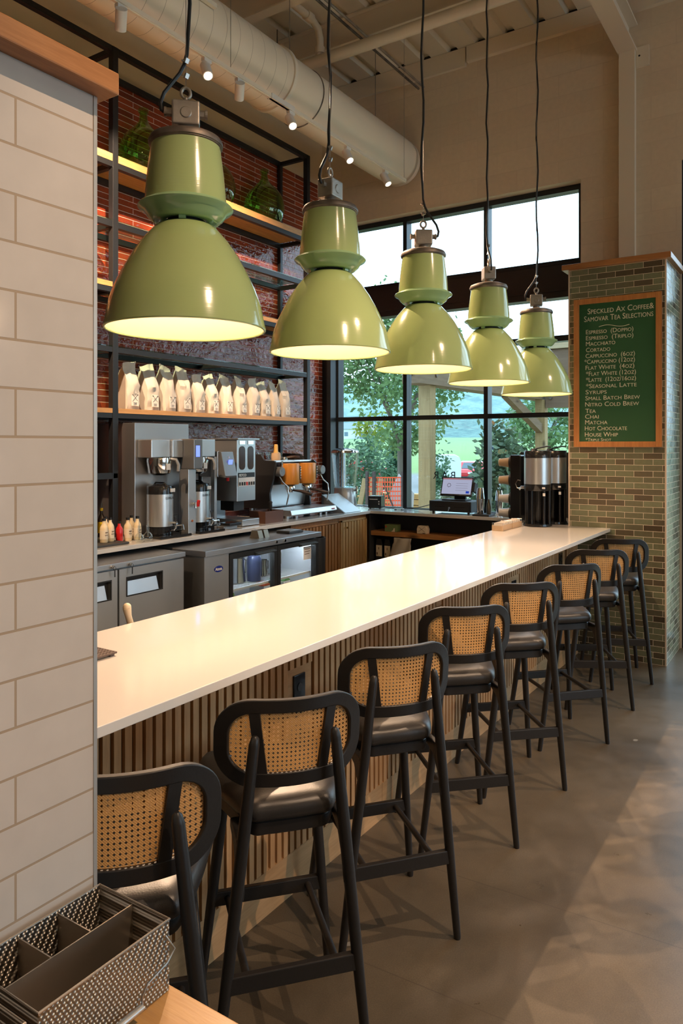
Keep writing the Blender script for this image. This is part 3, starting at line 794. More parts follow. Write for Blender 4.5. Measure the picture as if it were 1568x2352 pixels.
# side grille on the room side of the duct
g = MB(); gy0, gy1 = 2.95, 3.72
ang0, ang1 = math.radians(10), math.radians(60)
fr_ = MB()
R = DR+.03
def dp(a, y, r): return (DX+r*math.cos(a), y, DZ+r*math.sin(a))
for a in (ang0-.06, ang1+.02): fr_.beam(dp(a, gy0, R), dp(a, gy1, R), .03, .03)
for y in (gy0, gy1): fr_.beam(dp(ang0-.06, y, R), dp(ang1+.02, y, R), .03, .03, (0, 1, 0))
gr = obj('air_grille', fr_, M_duct, t, weld=False)
g = MB(); n = 26
for i in range(n):
    y = gy0+.02+(gy1-gy0-.04)*i/(n-1)
    g.beam(dp(ang0, y, R-.004), dp(ang1, y, R-.004), .007, .022, (0, 1, 0))
obj('grille_blades', g, M_duct, gr, weld=False)
g = MB()
g.add([dp(ang0, gy0, R-.02), dp(ang0, gy1, R-.02), dp(ang1, gy1, R-.02), dp(ang1, gy0, R-.02), dp(ang0, gy0, R-.016), dp(ang0, gy1, R-.016), dp(ang1, gy1, R-.016), dp(ang1, gy0, R-.016)], [(0, 1, 2, 3), (4, 5, 6, 7), (0, 1, 5, 4), (1, 2, 6, 5), (2, 3, 7, 6), (3, 0, 4, 7)])
obj('grille_recess', g, M_gap_shade, gr)
for yy in (1.4, 4.9, 6.3): obj('hanger_rod', MB().cyl((DX, yy, DZ+DR-.005), (DX, yy, ZC-.02), .004, n=8), M_wire, t)

TX, TZ = -3.45, 4.345
t = thing('lighting_track', 'white lighting track hung on wires in front of the air duct', 'track', (TX, 3, TZ))
obj('track_rail', MB().box(TX-.018, TX+.018, -1.0, 6.41, TZ-.014, TZ+.014).box(TX-.010, TX+.010, -1.0, 6.41, TZ-.02, TZ-.014), M_duct, t, weld=False)
obj('track_connector', MB().box(TX-.024, TX+.024, 4.30, 4.58, TZ-.02, TZ+.018), M_white, t)
for yy in (.5, 3.87, 6.395): obj('hanger_wire', MB().cyl((TX, yy, TZ+.014), (TX, yy, ZC-.02), .0022, n=6), M_wire, t)
M_lens = emis('lit_lens', (1, .82, .6), 4)
def track_head(loc, aim, label, energy, angle, name='track_light', grp='white spotlights on the ceiling track', blend=.5):
    t = thing(name, label, 'spotlight', loc, grp)
    d = (Vector(aim)-Vector(loc)).normalized(); c = Vector(loc)+Vector((0, 0, -.095))
    a, b = c-d*.055, c+d*.065
    obj('track_adapter', MB().box(loc[0]-.016, loc[0]+.016, loc[1]-.035, loc[1]+.035, loc[2]-.045, loc[2]-.0205), M_white, t, bevel=.003)
    obj('swivel_stem', MB().cyl((loc[0], loc[1], loc[2]-.045), c, .011, n=12), M_white, t, smooth=True)
    bb = obj('lamp_body', MB().cyl(a, b, .034, .034, 24), M_white, t, smooth=True)
    obj('lens', MB().cyl(b, b+d*.002, .028, .028, 24), M_lens, bb)
    spot(b+d*.012, aim, energy, angle, blend, r=.015)
    return t
TL = TZ
hd = [(1.95, (-4.75, 2.6, 2.6), 60, 'x0'), (2.915, (-4.7, 3.85, 3.1), 480, 'white track spotlight at the upper left, lens lit'),
      (3.63, (-.9, 2.2, 0.0), 520, 'white track spotlight just right of the first pendant cord'),
      (3.963, (-4.7, 5.2, 3.0), 420, 'white track spotlight in front of the duct flange'),
      (4.56, (-.6, 3.0, 0.0), 520, 'white track spotlight between the flange and the second pendant cord'),
      (5.37, (-.7, 4.4, 0.0), 460, 'white track spotlight just right of the second pendant cord'),
      (6.03, (-1.6, 5.9, 1.0), 160, 'last white track spotlight by the end of the duct')]
for y, aim, e, lab in hd[1:]: track_head((TX, y, TL), aim, lab, e, 62)
spot((TX, 1.9, TL-.1), (-4.7, 3.1, 2.6), 600, 60)   # next head of the same track, left of the frame
# second track, unseen over the room, added to light the bar front
T2 = (1.1, 4.5)
t = thing('lighting_track', 'white lighting track over the seating area, out of the frame', 'track', (T2[0], 1, T2[1]))
obj('track_rail', MB().box(T2[0]-.018, T2[0]+.018, -3.0, 5.5, T2[1]-.02, T2[1]+.014), M_duct, t)
for yy in (-2.5, 1.5, 5.3): obj('hanger_wire', MB().cyl((T2[0], yy, T2[1]+.014), (T2[0], yy, ZC-.02), .0022, n=6), M_wire, t)
for i, (y, aim, e) in enumerate(((-1.6, (-1.1, .0, 1.2), .05), (1.3, (-1.7, 2.0, .6), 1), (2.9, (-1.7, 3.5, .6), 1), (4.5, (-1.7, 5.0, .6), .7))):
    track_head((T2[0], y, T2[1]), aim, 'white spotlight on the track behind the camera', ROOM_FILL*e, 56, grp='white spotlights over the room')

t = thing('ceiling_pipe', 'cream sprinkler pipe crossing below the roof joists', 'pipe', (-2, 5.6, 5.3))
obj('pipe_run', MB().cyl((-4.77, 5.6, 5.30), (7.99, 5.6, 5.30), .052, n=24), M_beam, t, smooth=True)
obj('pipe_branch', MB().tube([(-3.9, 3.0, 5.62), (-3.9, 5.47, 5.62), (-3.9, 5.57, 5.58), (-3.9, 5.6, 5.50), (-3.9, 5.6, 5.33)], .034, 16), M_beam, t, smooth=True)
obj('pipe_fitting', MB().cyl((-3.9, 5.6, 5.36), (-3.9, 5.6, 5.42), .046, n=20).cyl((-3.9, 5.38, 5.62), (-3.9, 5.46, 5.62), .044, n=20), M_beam, t, weld=False)
for xx in (-4.4, -1.9, .5): obj('pipe_hanger', MB().cyl((xx, 5.6, 5.35), (xx, 5.6, ZC-.01), .006, n=8), M_zinc, t)
t = thing('conduit_strut', 'pair of thin grey conduits running to the window wall under the deck', 'conduit', (-3.5, 5, 5.5))
for dx in (-.03, .03): obj('conduit', MB().cyl((-3.51+dx, 1.0, 5.462), (-3.51+dx, 6.88, 5.462), .012, n=10), M_zinc if dx < 0 else M_alu, t, smooth=True)
# unseen globe lamps added behind and beside the camera for warm ambient fill
for i, (x, y) in enumerate(((4.8, -2.2), (4.6, .6), (5.6, 3.6), (3.0, 3.0), (2.4, 5.2))):
    t = thing('fill_globe_lamp', 'frosted globe pendant over the room behind the camera', 'lamp', (x, y, 2.7), 'globe lamps over the room')
    obj('globe', MB().sphere((x, y, 2.7), .16, 24), emis('fill_globe_glow', (1, .68, .44), FILL_GLOBE), t, smooth=True)
    obj('cord', MB().cyl((x, y, 2.87), (x, y, ZC-.005), .004, n=8), M_cord, t)
    obj('cap', MB().cyl((x, y, 2.85), (x, y, 2.90), .03, n=16), M_black, t)

# ================================================================== BACK COUNTER
CZ = 1.066
# ---- stacked paper coffee bags on the oak shelf
def make_bag(seed, w=.108, d=.135, h=.345, name='coffee_bag'):
    rnd = random.Random(seed); t = thing(name, 'x', 'bag', (0, 0, 0), 'white paper coffee bags lined up on the oak shelf')
    mb = MB(); nu, nz = 10, 12
    for j in range(nz+1):
        z = h*j/nz; q = j/nz
        dd = d/2*(1 if q < .55 else max(.04, 1-(q-.55)/.40))
        ww = w/2*(1-.03*math.sin(q*PI)+(.02 if q > .9 else 0))
        ring = []
        for i in range(nu+1): ring.append((-ww+2*ww*i/nu, 1))
        for i in range(nu+1): ring.append((ww-2*ww*i/nu, -1))
        for i, (u, s_) in enumerate(ring):
            # local x = depth toward the room, y = along the shelf
            bulge = (1-(u/ww)**2)*.012*math.sin(min(1, q*1.2)*PI)
            cr = .016*(noise.noise(Vector((u*18+seed*3.1, q*7, s_*2+seed)))) + .009*noise.noise(Vector((u*50, q*22, seed+s_)))
            lean = (.010*math.sin(seed*2.3))*q+ (.02*(q-.8)*5*math.sin(seed*1.7) if q > .8 else 0)
            zz = z+(.02*noise.noise(Vector((u*14, seed, 2)))+.03*math.sin(seed)*u/ww*.5 if q > .9 else 0)
            mb.v.append((s_*(dd+bulge)+cr*(1 if q > .02 else 0)+lean, u*(1 if s_ > 0 else 1)+.006*noise.noise(Vector((q*9, seed, s_)))*q, max(0, zz)))
    n = 2*(nu+1)
    for j in range(nz):
        for i in range(n): mb.f.append((j*n+i, j*n+(i+1) % n, (j+1)*n+(i+1) % n, (j+1)*n+i))
    mb.f += [tuple(range(n))[::-1], tuple(range(nz*n, nz*n+n))]
    obj('paper_body', mb, M_paper, t, smooth=True, local=True)
    # printed mark: two crossed axes above two lines of small print
    pr = MB(); X = d/2+.0135; m = .026; yc = w*.08
    pr.beam((X, yc-m*.8, .062), (X, yc+m*.8, .108), .0012, .0028, (1, 0, 0)); pr.beam((X, yc+m*.8, .062), (X, yc-m*.8, .108), .0012, .0028, (1, 0, 0))
    for sx in (-1, 1): pr.obox((X, yc+sx*m*.78, .106), (.0012, .012, .009), (sx*.6, 0, 0))
    for k, l in ((0, .032), (1, .024), (2, .028)): pr.box(X-.0006, X+.0006, yc-l/2, yc+l/2, .048-k*.007, .050-k*.007)
    p = obj('printed_label', MB().box(X-.0045, X-.001, yc-.030, yc+.030, .026, .116), plain('bag_sticker', (.80, .76, .68), .5), t, local=True)
    obj('crossed_axes_print', pr, plain('grey_ink', (.22, .20, .18), .6), p, local=True, weld=False)
    return t
BY = [3.727, 3.951, 4.14, 4.306, 4.489, 4.645, 4.841, 5.018, 5.204, 5.385, 5.529, 5.691, 5.852]
protos = {}
for i in range(12):
    y = (BY[i]+BY[i+1])/2+.02; w = min(.2, (BY[i+1]-BY[i])*.93); k = (1, 2, 5, 4)[i % 4]
    s_ = w/.165
    lab = ['first white coffee bag, beside the left rack post, widest looking', 'second white coffee bag from the left rack post', 'third white coffee bag from the left rack post', 'fourth white coffee bag from the left, right of the first pendant shade', 'fifth white coffee bag from the left rack post', 'sixth white coffee bag from the left, its top folded high',
           'sixth white coffee bag counted from the right end', 'fifth white coffee bag counted from the right end', 'fourth white coffee bag counted from the right end', 'third white coffee bag counted from the right end', 'second white coffee bag counted from the right end', 'last white coffee bag, at the right end of the row'][i]
    if k not in protos:
        o = protos[k] = make_bag(k); o.location = (-4.50, y, 2.022); o.rotation_euler.z = math.radians(random.uniform(-5, 9)); o.scale = (1.05, 1.12, 1.06)
        o['label'] = lab
    else: dup(protos[k], (-4.50, y, 2.022), math.radians(random.uniform(-6, 10)), lab, (1.0, random.uniform(.98, 1.1), random.uniform(.95, 1.06)))

# ---- green demijohns on the top oak shelf
M_dj = clear('green_demijohn_glass', (.74, .91, .50), 1.5, .02)
M_dj2 = clear('olive_demijohn_glass', (.84, .86, .60), 1.5, .02)
def demijohn(x, y, r, h, lab, m=M_dj):
    t = thing('glass_demijohn', lab, 'bottle', (x, y, 3.896), 'green glass demijohns on the top shelf')
    p = [(.001, 0), (.55, 0), (.78, .04), (.95, .16), (1.0, .30), (.93, .46), (.72, .60), (.42, .71), (.22, .80), (.165, .88), (.16, .955)]
    pts = [(a*r, b*h) for a, b in p]
    pts2 = [(max(.0005, a*r-.006), b*h+(.006 if i < 2 else 0)) for i, (a, b) in enumerate(p)]
    # smooth the profile
    def sm(ps):
        o = []
        for i in range(len(ps)-1):
            p0, p1, p2, p3 = [Vector(ps[max(0, min(len(ps)-1, i+j-1))]) for j in range(4)]
            for k in range(4):
                q = k/4; o.append(tuple(.5*((2*p1)+(-p0+p2)*q+(2*p0-5*p1+4*p2-p3)*q*q+(-p0+3*p1-3*p2+p3)*q**3)))
        return o+[tuple(ps[-1])]
    a, b = sm(pts), sm(pts2)
    obj('bottle_body', MB().shell([(max(q[0], .0004), q[1]) for q in a+b[::-1]], (x, y, 3.896), 48), m, t, smooth=True)
    obj('lip', MB().lathe([(r*.17, h*.945), (r*.215, h*.95), (r*.225, h*.975), (r*.20, h), (r*.165, h)], (x, y, 3.895), 32), m, t, smooth=True)
demijohn(-4.568, 4.085, .195, .545, 'leftmost green glass demijohn, beside the rack post above the first pendant')
demijohn(-4.568, 4.90, .195, .52, 'olive glass demijohn half hidden behind the first pendant housing', M_dj2)
demijohn(-4.568, 5.61, .198, .535, 'rightmost green glass demijohn, between the first two pendants')

# ---- twin coffee brewer
M_scr = emis('blue_screen', (.15, .22, 1.0), 2.2)
t = thing('twin_coffee_brewer', 'tall stainless twin coffee brewer with blue screen under the coffee bag shelf', 'coffee brewer', (-4.4, 4.0, CZ))
obj('back_cabinet', MB().box(-4.70, -4.27, 3.735, 4.29, CZ+.02, 1.915), M_inoxd, t, bevel=.004)
obj('back_cabinet', MB().box(-4.70, -4.30, 4.292, 4.433, CZ+.02, 1.79), M_inoxd, t, bevel=.004)
obj('brew_hood', MB().box(-4.27, -4.10, 3.95, 4.06, 1.655, 1.79), M_inox, t, bevel=.006)
obj('brew_hood', MB().box(-4.269, -4.12, 3.76, 3.948, 1.655, 1.79), M_inox, t, bevel=.006)
obj('brew_hood', MB().box(-4.298, -4.10, 4.16, 4.415, 1.655, 1.795), M_inox, t, bevel=.006)
ct = obj('control_head', MB().box(-4.13, -3.99, 4.062, 4.158, 1.565, 1.797), plain('grey_control_face', (.20, .20, .20), .35, .6), t, bevel=.008)
obj('screen', MB().box(-3.992, -3.988, 4.085, 4.125, 1.66, 1.745), M_scr, ct)
st_ = obj('tap_column', MB().box(-4.14, -4.04, 4.055, 4.135, CZ+.002, 1.565), M_inox, t, bevel=.003)
obj('faucet', MB().cyl((-4.04, 4.095, 1.30), (-4.00, 4.095, 1.30), .012, n=12).cyl((-4.005, 4.095, 1.315), (-4.005, 4.095, 1.27), .010, n=12), M_chrome, st_, weld=False)
obj('red_tap_lever', MB().obox((-3.995, 4.115, 1.305), (.018, .022, .05), (0, .2, 0)), plain('red_plastic', (.65, .02, .02), .3), st_, bevel=.004)
obj('brown_button', MB().cyl((-4.04, 4.095, 1.17), (-4.036, 4.095, 1.17), .009, n=16), plain('copper_brown', (.30, .09, .03), .4), st_)
obj('drip_base', MB().box(-4.26, -4.0, 3.74, 4.05, CZ+.001, CZ+.018).box(-4.26, -4.0, 4.14, 4.42, CZ+.001, CZ+.018), M_blackg, t, weld=False)
obj('side_column', MB().box(-4.14, -4.10, 4.405, 4.433, CZ+.002, 1.655), M_inox, t)
for y in (3.88, 4.27):
    bsk = obj('brew_basket', MB().shell([(.095, 1.655), (.098, 1.63), (.082, 1.54), (.05, 1.525), (.046, 1.53), (.077, 1.545), (.092, 1.63), (.089, 1.655)], (-4.165, y, 0), 32), M_chrome, t, smooth=True)
    obj('basket_handle', MB().tube([(-4.075, y+.03, 1.645), (-4.04, y+.05, 1.64), (-4.02, y+.055, 1.60), (-4.025, y+.055, 1.555)], .012, 10), plain('grey_handle', (.22, .23, .24), .35), bsk, smooth=True)
    obj('basket_label', MB().box(-4.072, -4.069, y-.02, y+.02, 1.565, 1.61), M_white, bsk)
def urn(x, y, z0, r, h, lab, name='coffee_urn', grp='stainless coffee urns', faucet=True):
    t = thing(name, lab, 'coffee urn', (x, y, z0), grp)
    obj('base_ring', MB().lathe([(r*.93, .0), (r*.95, .002), (r*.95, .055), (r*.99, .06)], (x, y, z0), 40), M_blackg, t, smooth=True)
    obj('steel_body', MB().lathe([(r, .06), (r, h*.80)], (x, y, z0), 48), M_inox, t, smooth=True)
    obj('lid', MB().lathe([(r*1.02, h*.80), (r*1.02, h*.93), (r*.97, h*.96), (r*.55, h*.975), (r*.45, h), (.001, h)], (x, y, z0), 40), M_blackg, t, smooth=True)
    obj('lid_handle', MB().tube([(x-r*.75, y, z0+h*.955), (x-r*.45, y, z0+h*1.02), (x+r*.45, y, z0+h*1.02), (x+r*.75, y, z0+h*.955)], .006, 8), M_black, t, smooth=True)
    obj('display', MB().box(x+r*.98, x+r*1.05, y+.01, y+.055, z0+h*.84, z0+h*.91), M_white, t)
    if faucet:
        f = obj('faucet', MB().cyl((x+r*.9, y+.02, z0+.085), (x+r*.9+.07, y+.02, z0+.085), .011, n=12).cyl((x+r*.9+.055, y+.02, z0+.10), (x+r*.9+.055, y+.02, z0+.045), .009, n=12), M_chrome, t, weld=False)
        obj('tap_handle', MB().tube([(x+r*.9+.055, y+.02, z0+.10), (x+r*.9+.055, y+.005, z0+.15), (x+r*.9+.055, y+.035, z0+.15), (x+r*.9+.055, y+.02, z0+.10)], .004, 8), M_black, f, smooth=True)
        obj('faucet_guard', MB().tube([(x+r*.8, y-.03, z0+.02), (x+r*.9+.09, y-.03, z0+.04), (x+r*.9+.10, y-.01, z0+.075), (x+r*.9+.10, y+.05, z0+.075), (x+r*.9+.09, y+.07, z0+.04), (x+r*.8, y+.07, z0+.02)], .005, 8), M_chrome, t, smooth=True)
    l = text_mb('LUXUS', .026, .0006); l.xf(FACE_X((x+r+.001, y-.035, z0+h*.70))); obj('lettering', l, M_black, t, weld=False)
    return t
urn(-4.165, 3.885, CZ+.019, .098, .375, 'left stainless coffee urn under the twin brewer, lettered LUXUS')
urn(-4.165, 4.275, CZ+.019, .096, .375, 'right stainless coffee urn under the twin brewer, half behind the tap column')

# ---- single brewer / hot water tower
t = thing('hot_water_dispenser', 'grey hot water tower with blue screen and red spout beside the grinder', 'dispenser', (-4.3, 4.55, CZ))
obj('head', MB().box(-4.50, -4.10, 4.44, 4.60, 1.49, 1.70), M_inoxd, t, bevel=.006)
h = obj('front_panel', MB().prism([(-4.10, 1.49), (-4.035, 1.485), (-4.03, 1.50), (-4.075, 1.695), (-4.10, 1.70)], 'Y', 4.455, 4.60), plain('grey_panel', (.22, .22, .22), .32, .6), t, bevel=.004)
obj('screen', MB().obox((-4.053, 4.54, 1.595), (.006, .045, .07), (0, .22, 0)), M_scr, h)
obj('badge', MB().obox((-4.064, 4.54, 1.648), (.005, .018, .018), (0, .22, 0)), M_white, h)
obj('column', MB().box(-4.50, -4.28, 4.45, 4.58, CZ+.03, 1.49), M_inoxd, t, bevel=.003)
obj('spout', MB().cyl((-4.09, 4.55, 1.49), (-4.09, 4.55, 1.455), .018, .012, 16), MATS['red_plastic'], t, smooth=True)
obj('drip_tray', MB().box(-4.30, -4.03, 4.44, 4.60, CZ+.001, CZ+.03), M_inoxd, t, bevel=.003)
t = thing('kitchen_scale', 'black square coffee scale on the steel counter block beside the water tower', 'scale', (-4.08, 4.68, CZ))
obj('scale_base', MB().box(-4.10, -3.985, 4.46, 4.60, CZ+.031, CZ+.048), M_black, t, bevel=.003)
obj('weighing_plate', MB().box(-4.105, -3.98, 4.455, 4.605, CZ+.049, CZ+.054), M_blackg, t, bevel=.002)

# ---- grinder
t = thing('coffee_grinder', 'tall stainless twin hopper coffee grinder with black switch panel', 'grinder', (-4.35, 4.8, CZ))
gb = obj('grinder_body', MB().box(-4.62, -4.12, 4.70, 4.94, 1.275, 1.795), M_inox, t, bevel=.004)
obj('top_lid', MB().box(-4.64, -4.10, 4.69, 4.97, 1.796, 1.806), M_inox, t)
for y in (4.765, 4.875):
    ow = MB(); ow.prism([(q[0], q[1]) for q in rrect(.075, .20, .034, 6, y, 1.64)], 'X', -4.1195, -4.117)
    obj('hopper_window', ow, plain('bean_window', (.05, .028, .018), .2), gb)
    obj('key_plate', MB().box(-4.119, -4.116, y-.035, y+.035, 1.755, 1.785), M_chrome, gb)
obj('switch_panel', MB().box(-4.1195, -4.1165, 4.715, 4.925, 1.475, 1.515), M_black, gb)
sw = obj('switch_plate', MB().box(-4.1195, -4.1165, 4.715, 4.925, 1.40, 1.474), M_white, gb)
for k in range(7):
    y = 4.73+.03*k
    obj('switch', MB().box(-4.1165, -4.110, y-.006+(.0), y+.008, 1.408, 1.436), MATS['red_plastic'] if k == 3 else M_black, sw)
l = text_mb('FETCO', .030, .0005, bold=.0008); l.xf(FACE_X((-4.116, 4.722, 1.484))); obj('lettering', l, M_white, gb, weld=False)
obj('chute', MB().box(-4.35, -4.20, 4.75, 4.88, 1.19, 1.275), M_black, t)
obj('stand_back', MB().box(-4.62, -4.45, 4.72, 4.92, CZ+.002, 1.275), M_inoxd, t)
obj('base_tray', MB().box(-4.45, -4.06, 4.70, 4.92, CZ+.006, CZ+.058), M_inox, t, bevel=.003)

# knock box and cups
t = thing('knock_box', 'dark brown leather knock box left of the espresso machine', 'box', (-4.15, 5.15, CZ))
kb = MB(); kb.frame(-4.22, -4.06, 4.99, 5.26, .018, CZ+.001, CZ+.105, 'XZ')
kb = MB().box(-4.23, -4.05, 4.99, 5.24, CZ+.001, CZ+.02).box(-4.23, -4.215, 4.99, 5.24, CZ+.02, CZ+.105).box(-4.065, -4.05, 4.99, 5.24, CZ+.02, CZ+.105).box(-4.215, -4.065, 4.99, 5.005, CZ+.02, CZ+.105).box(-4.215, -4.065, 5.225, 5.24, CZ+.02, CZ+.105)
obj('box_body', kb, plain('brown_leather', (.10, .045, .028), .5), t, weld=False)
t2 = thing('coffee_tamper', 'steel tamper with dark wooden handle standing in the brown box', 'tamper', (-4.13, 5.16, CZ+.02))
obj('tamper_base', MB().cyl((-4.13, 5.16, CZ+.022), (-4.13, 5.16, CZ+.05), .028, n=24).cyl((-4.13, 5.16, CZ+.05), (-4.13, 5.16, CZ+.11), .010, .014, 16), M_chrome, t2, weld=False)
obj('handle', MB().lathe([(.010, .11), (.017, .13), (.015, .16), (.019, .175), (.010, .185)], (-4.13, 5.16, CZ), 20), M_black, t2, smooth=True)

# ---- espresso machine
t = thing('espresso_machine', 'black two-group espresso machine with orange wood panels by the window corner', 'espresso machine', (-4.4, 5.8, CZ))
M_em = plain('machine_black', (.018, .018, .019), .35); M_ow = wood('orange_group_wood', (.72, .30, .05), (.55, .20, .03), 'Z', 1, .3)
side = [(-4.72, 1.15), (-4.32, 1.15), (-4.335, 1.30), (-4.29, 1.44), (-4.26, 1.585), (-4.28, 1.60), (-4.40, 1.605), (-4.44, 1.66), (-4.66, 1.665), (-4.72, 1.61)]
for a, b in ((5.40, 5.425), (6.03, 6.055)): obj('side_panel', MB().prism(side, 'Y', a, b), M_em, t, bevel=.004)
obj('machine_body', MB().box(-4.72, -4.40, 5.425, 6.03, 1.15, 1.585), M_em, t)
obj('splash_back', MB().add([(-4.395, 5.43, 1.16), (-4.395, 6.03, 1.16), (-4.36, 6.03, 1.37), (-4.36, 5.43, 1.37), (-4.41, 5.43, 1.16), (-4.41, 6.03, 1.16), (-4.375, 6.03, 1.37), (-4.375, 5.43, 1.37)], [(0, 1, 2, 3), (4, 5, 6, 7), (0, 1, 5, 4), (1, 2, 6, 5), (2, 3, 7, 6), (3, 0, 4, 7)]), M_inox, t)
obj('cup_tray', MB().box(-4.70, -4.30, 5.426, 6.029, 1.586, 1.604), M_inox, t, bevel=.003)
for i, y in enumerate((5.63, 5.90)):
    g = obj('group_head', MB().lathe([(.001, 1.575), (.088, 1.575), (.092, 1.565), (.092, 1.385), (.085, 1.375), (.001, 1.375)], (-4.27, y, 0), 32), M_ow, t, smooth=True)
    obj('chrome_collar', MB().lathe([(.04, 1.375), (.05, 1.36), (.05, 1.335), (.042, 1.325), (.001, 1.325)], (-4.27, y, 0), 24), M_chrome, g, smooth=True)
    kp = obj('button_strip', MB().obox((-4.195, y+.058, 1.485), (.012, .026, .135), (0, 0, .6)), M_blackg, g, bevel=.003)
    for k in range(5): obj('button', MB().sphere((-4.188, y+.062, 1.435+.025*k), .0055, 10), plain('pale_button', (.8, .85, .9), .3), kp, smooth=True)
    pf = obj('portafilter', MB().cyl((-4.27, y, 1.33), (-4.27, y, 1.30), .036, .032, 20), M_chrome, g, smooth=True)
    obj('portafilter_handle', MB().tube([(-4.235, y+.01, 1.318), (-4.17, y+.035, 1.312), (-4.10, y+.06, 1.290), (-4.06, y+.075, 1.278)], .014, 12, rr=[.009, .014, .018, .016]), plain('dark_wood_handle', (.035, .018, .012), .3), pf, smooth=True)
for y in (5.47, 6.135):
    k = obj('steam_knob', MB().cyl((-4.30, y, 1.50), (-4.235, y, 1.50), .046, .044, 28), plain('grey_knob', (.17, .17, .17), .35, .4), t, bevel=.004, smooth=True)
    obj('steam_wand', MB().tube([(-4.27, y, 1.455), (-4.24, y+.01, 1.40), (-4.20, y+.03, 1.36), (-4.19, y+.035, 1.28), (-4.21, y+.03, 1.19)], .007, 10), M_chrome, t, smooth=True)
obj('lever', MB().tube([(-4.24, 5.455, 1.50), (-4.225, 5.455, 1.56), (-4.23, 5.455, 1.60)], .006, 8, rr=[.005, .007, .010]), M_chrome, t, smooth=True)
tr = obj('drip_tray', MB().prism([(-4.36, 1.093), (-4.10, 1.093), (-4.085, 1.103), (-4.10, 1.145), (-4.36, 1.149)], 'Y', 5.415, 6.165), M_inox, t, bevel=.003)
l = text_mb('FAEMA', .020, .0005, bold=.0006); l.xf(FACE_X((-4.086, 6.07, 1.112))); obj('badge_print', l, MATS['red_plastic'], tr, weld=False)
for y in (5.46, 5.60, 6.0, 6.10): obj('foot', MB().cyl((-4.18, y, CZ), (-4.18, y, 1.093), .022, n=16), M_inoxd, t)
for y in (5.46, 6.0): obj('foot', MB().cyl((-4.60, y, CZ), (-4.60, y, 1.15), .022, n=16), M_inoxd, t)
# things standing on the machine
M_cg = clear('drinking_glass', (.93, .95, .95), 1.5, .02)
k = 0
for i in range(4):
    for j in range(2):
        y = 5.26+.075*i; x = -4.42-.085*j
        pass
def glass(x, y, z, r, h, lab, grp, name='drinking_glass', m=None, cat='glass'):
    o = obj(name, MB().shell([(r*.85, 0), (r, h), (r-.002, h), (r*.85-.003, .004), (.0005, .004), (.0005, 0)], (x, y, z), 20), m or M_cg, smooth=True)
    return tag(o, lab, cat, grp)
for i in range(5): glass(-4.49-.08*(i % 2), 5.465+.072*i, 1.605, .03, .075, 'small clear glass among those stacked on top of the espresso machine', 'clear glasses on the espresso machine')
t = thing('wooden_brush', 'pale wooden brush standing on the espresso machine', 'brush', (-4.36, 5.53, 1.605))
obj('brush_head', MB().lathe([(.045, 0), (.048, .03), (.042, .07)], (-4.36, 5.53, 1.605), 20), M_tan, t, smooth=True)
obj('handle', MB().lathe([(.025, .07), (.020, .09), (.019, .135), (.016, .15), (.001, .152)], (-4.36, 5.53, 1.605), 20), plain('yellow_wood', (.62, .38, .10), .45), t, smooth=True)
for i, (y, a) in enumerate(((5.68, .5), (5.78, .45), (5.87, -.1))):
    t = thing('portafilter', ['leftmost spare portafilter resting on the machine top', 'middle spare portafilter resting on the machine top', 'rear spare portafilter lying flat near the steel badge'][i], 'portafilter', (-4.38-.08*i, y, 1.604), 'spare portafilters on the espresso machine')
    x = -4.38-.08*i
    obj('basket', MB().cyl((x, y, 1.605), (x, y, 1.632), .034, .036, 20), M_chrome, t, smooth=True)
    obj('handle', MB().tube([(x+.03, y+.01, 1.626), (x+.08, y+.05, 1.636), (x+.11, y+.10, 1.63)], .013, 10, rr=[.008, .014, .015]), MATS['dark_wood_handle'], t, smooth=True)

# ---- drink dispenser with clear hopper
t = thing('juice_dispenser', 'clear drink dispenser with steel base and copper-toned lid in the window corner', 'dispenser', (-4.33, 6.69, CZ))
X_, Y_ = -4.33, 6.69
obj('steel_base', MB().lathe([(.125, 0), (.13, .01), (.118, .17), (.115, .215), (.12, .225), (.001, .225)], (X_, Y_, CZ), 40), M_inox, t, smooth=True)
obj('clear_tank', MB().shell([(.112, .228), (.118, .27), (.148, .60), (.144, .60), (.114, .275), (.10, .236), (.001, .236), (.001, .228)], (X_, Y_, CZ), 40), M_cg, t, smooth=True)
obj('lid', MB().lathe([(.15, .598), (.153, .605), (.145, .625), (.10, .645), (.001, .65)], (X_, Y_, CZ), 40), M_chrome, t, smooth=True)
obj('center_column', MB().cyl((X_-.03, Y_, CZ+.235), (X_-.03, Y_, CZ+.60), .035, n=24), M_chrome, t, smooth=True)
obj('faucet', MB().cyl((X_+.11, Y_, CZ+.20), (X_+.16, Y_, CZ+.20), .013, n=12).cyl((X_+.15, Y_, CZ+.245), (X_+.15, Y_, CZ+.16), .010, n=12), M_chrome, t, weld=False)
# ---- angled steel pitcher rinser tray
t = thing('steel_chute_tray', 'angled bare steel tray leaning at the counter corner beside the espresso machine', 'tray', (-4.15, 6.40, CZ))
obj('sloped_plate', MB().add([(-4.30, 6.22, CZ+.175), (-4.30, 6.52, CZ+.175), (-4.02, 6.52, CZ+.003), (-4.02, 6.22, CZ+.003), (-4.302, 6.22, CZ+.169), (-4.302, 6.52, CZ+.169), (-4.026, 6.52, CZ+.001), (-4.026, 6.22, CZ+.001)], [(0, 1, 2, 3), (4, 5, 6, 7), (0, 1, 5, 4), (1, 2, 6, 5), (2, 3, 7, 6), (3, 0, 4, 7)]), M_inoxd, t)
obj('side_wing', MB().prism([(-4.302, CZ+.002), (-4.302, CZ+.178), (-4.02, CZ+.004), (-4.02, CZ+.001)], 'Y', 6.205, 6.21), M_inoxd, t)

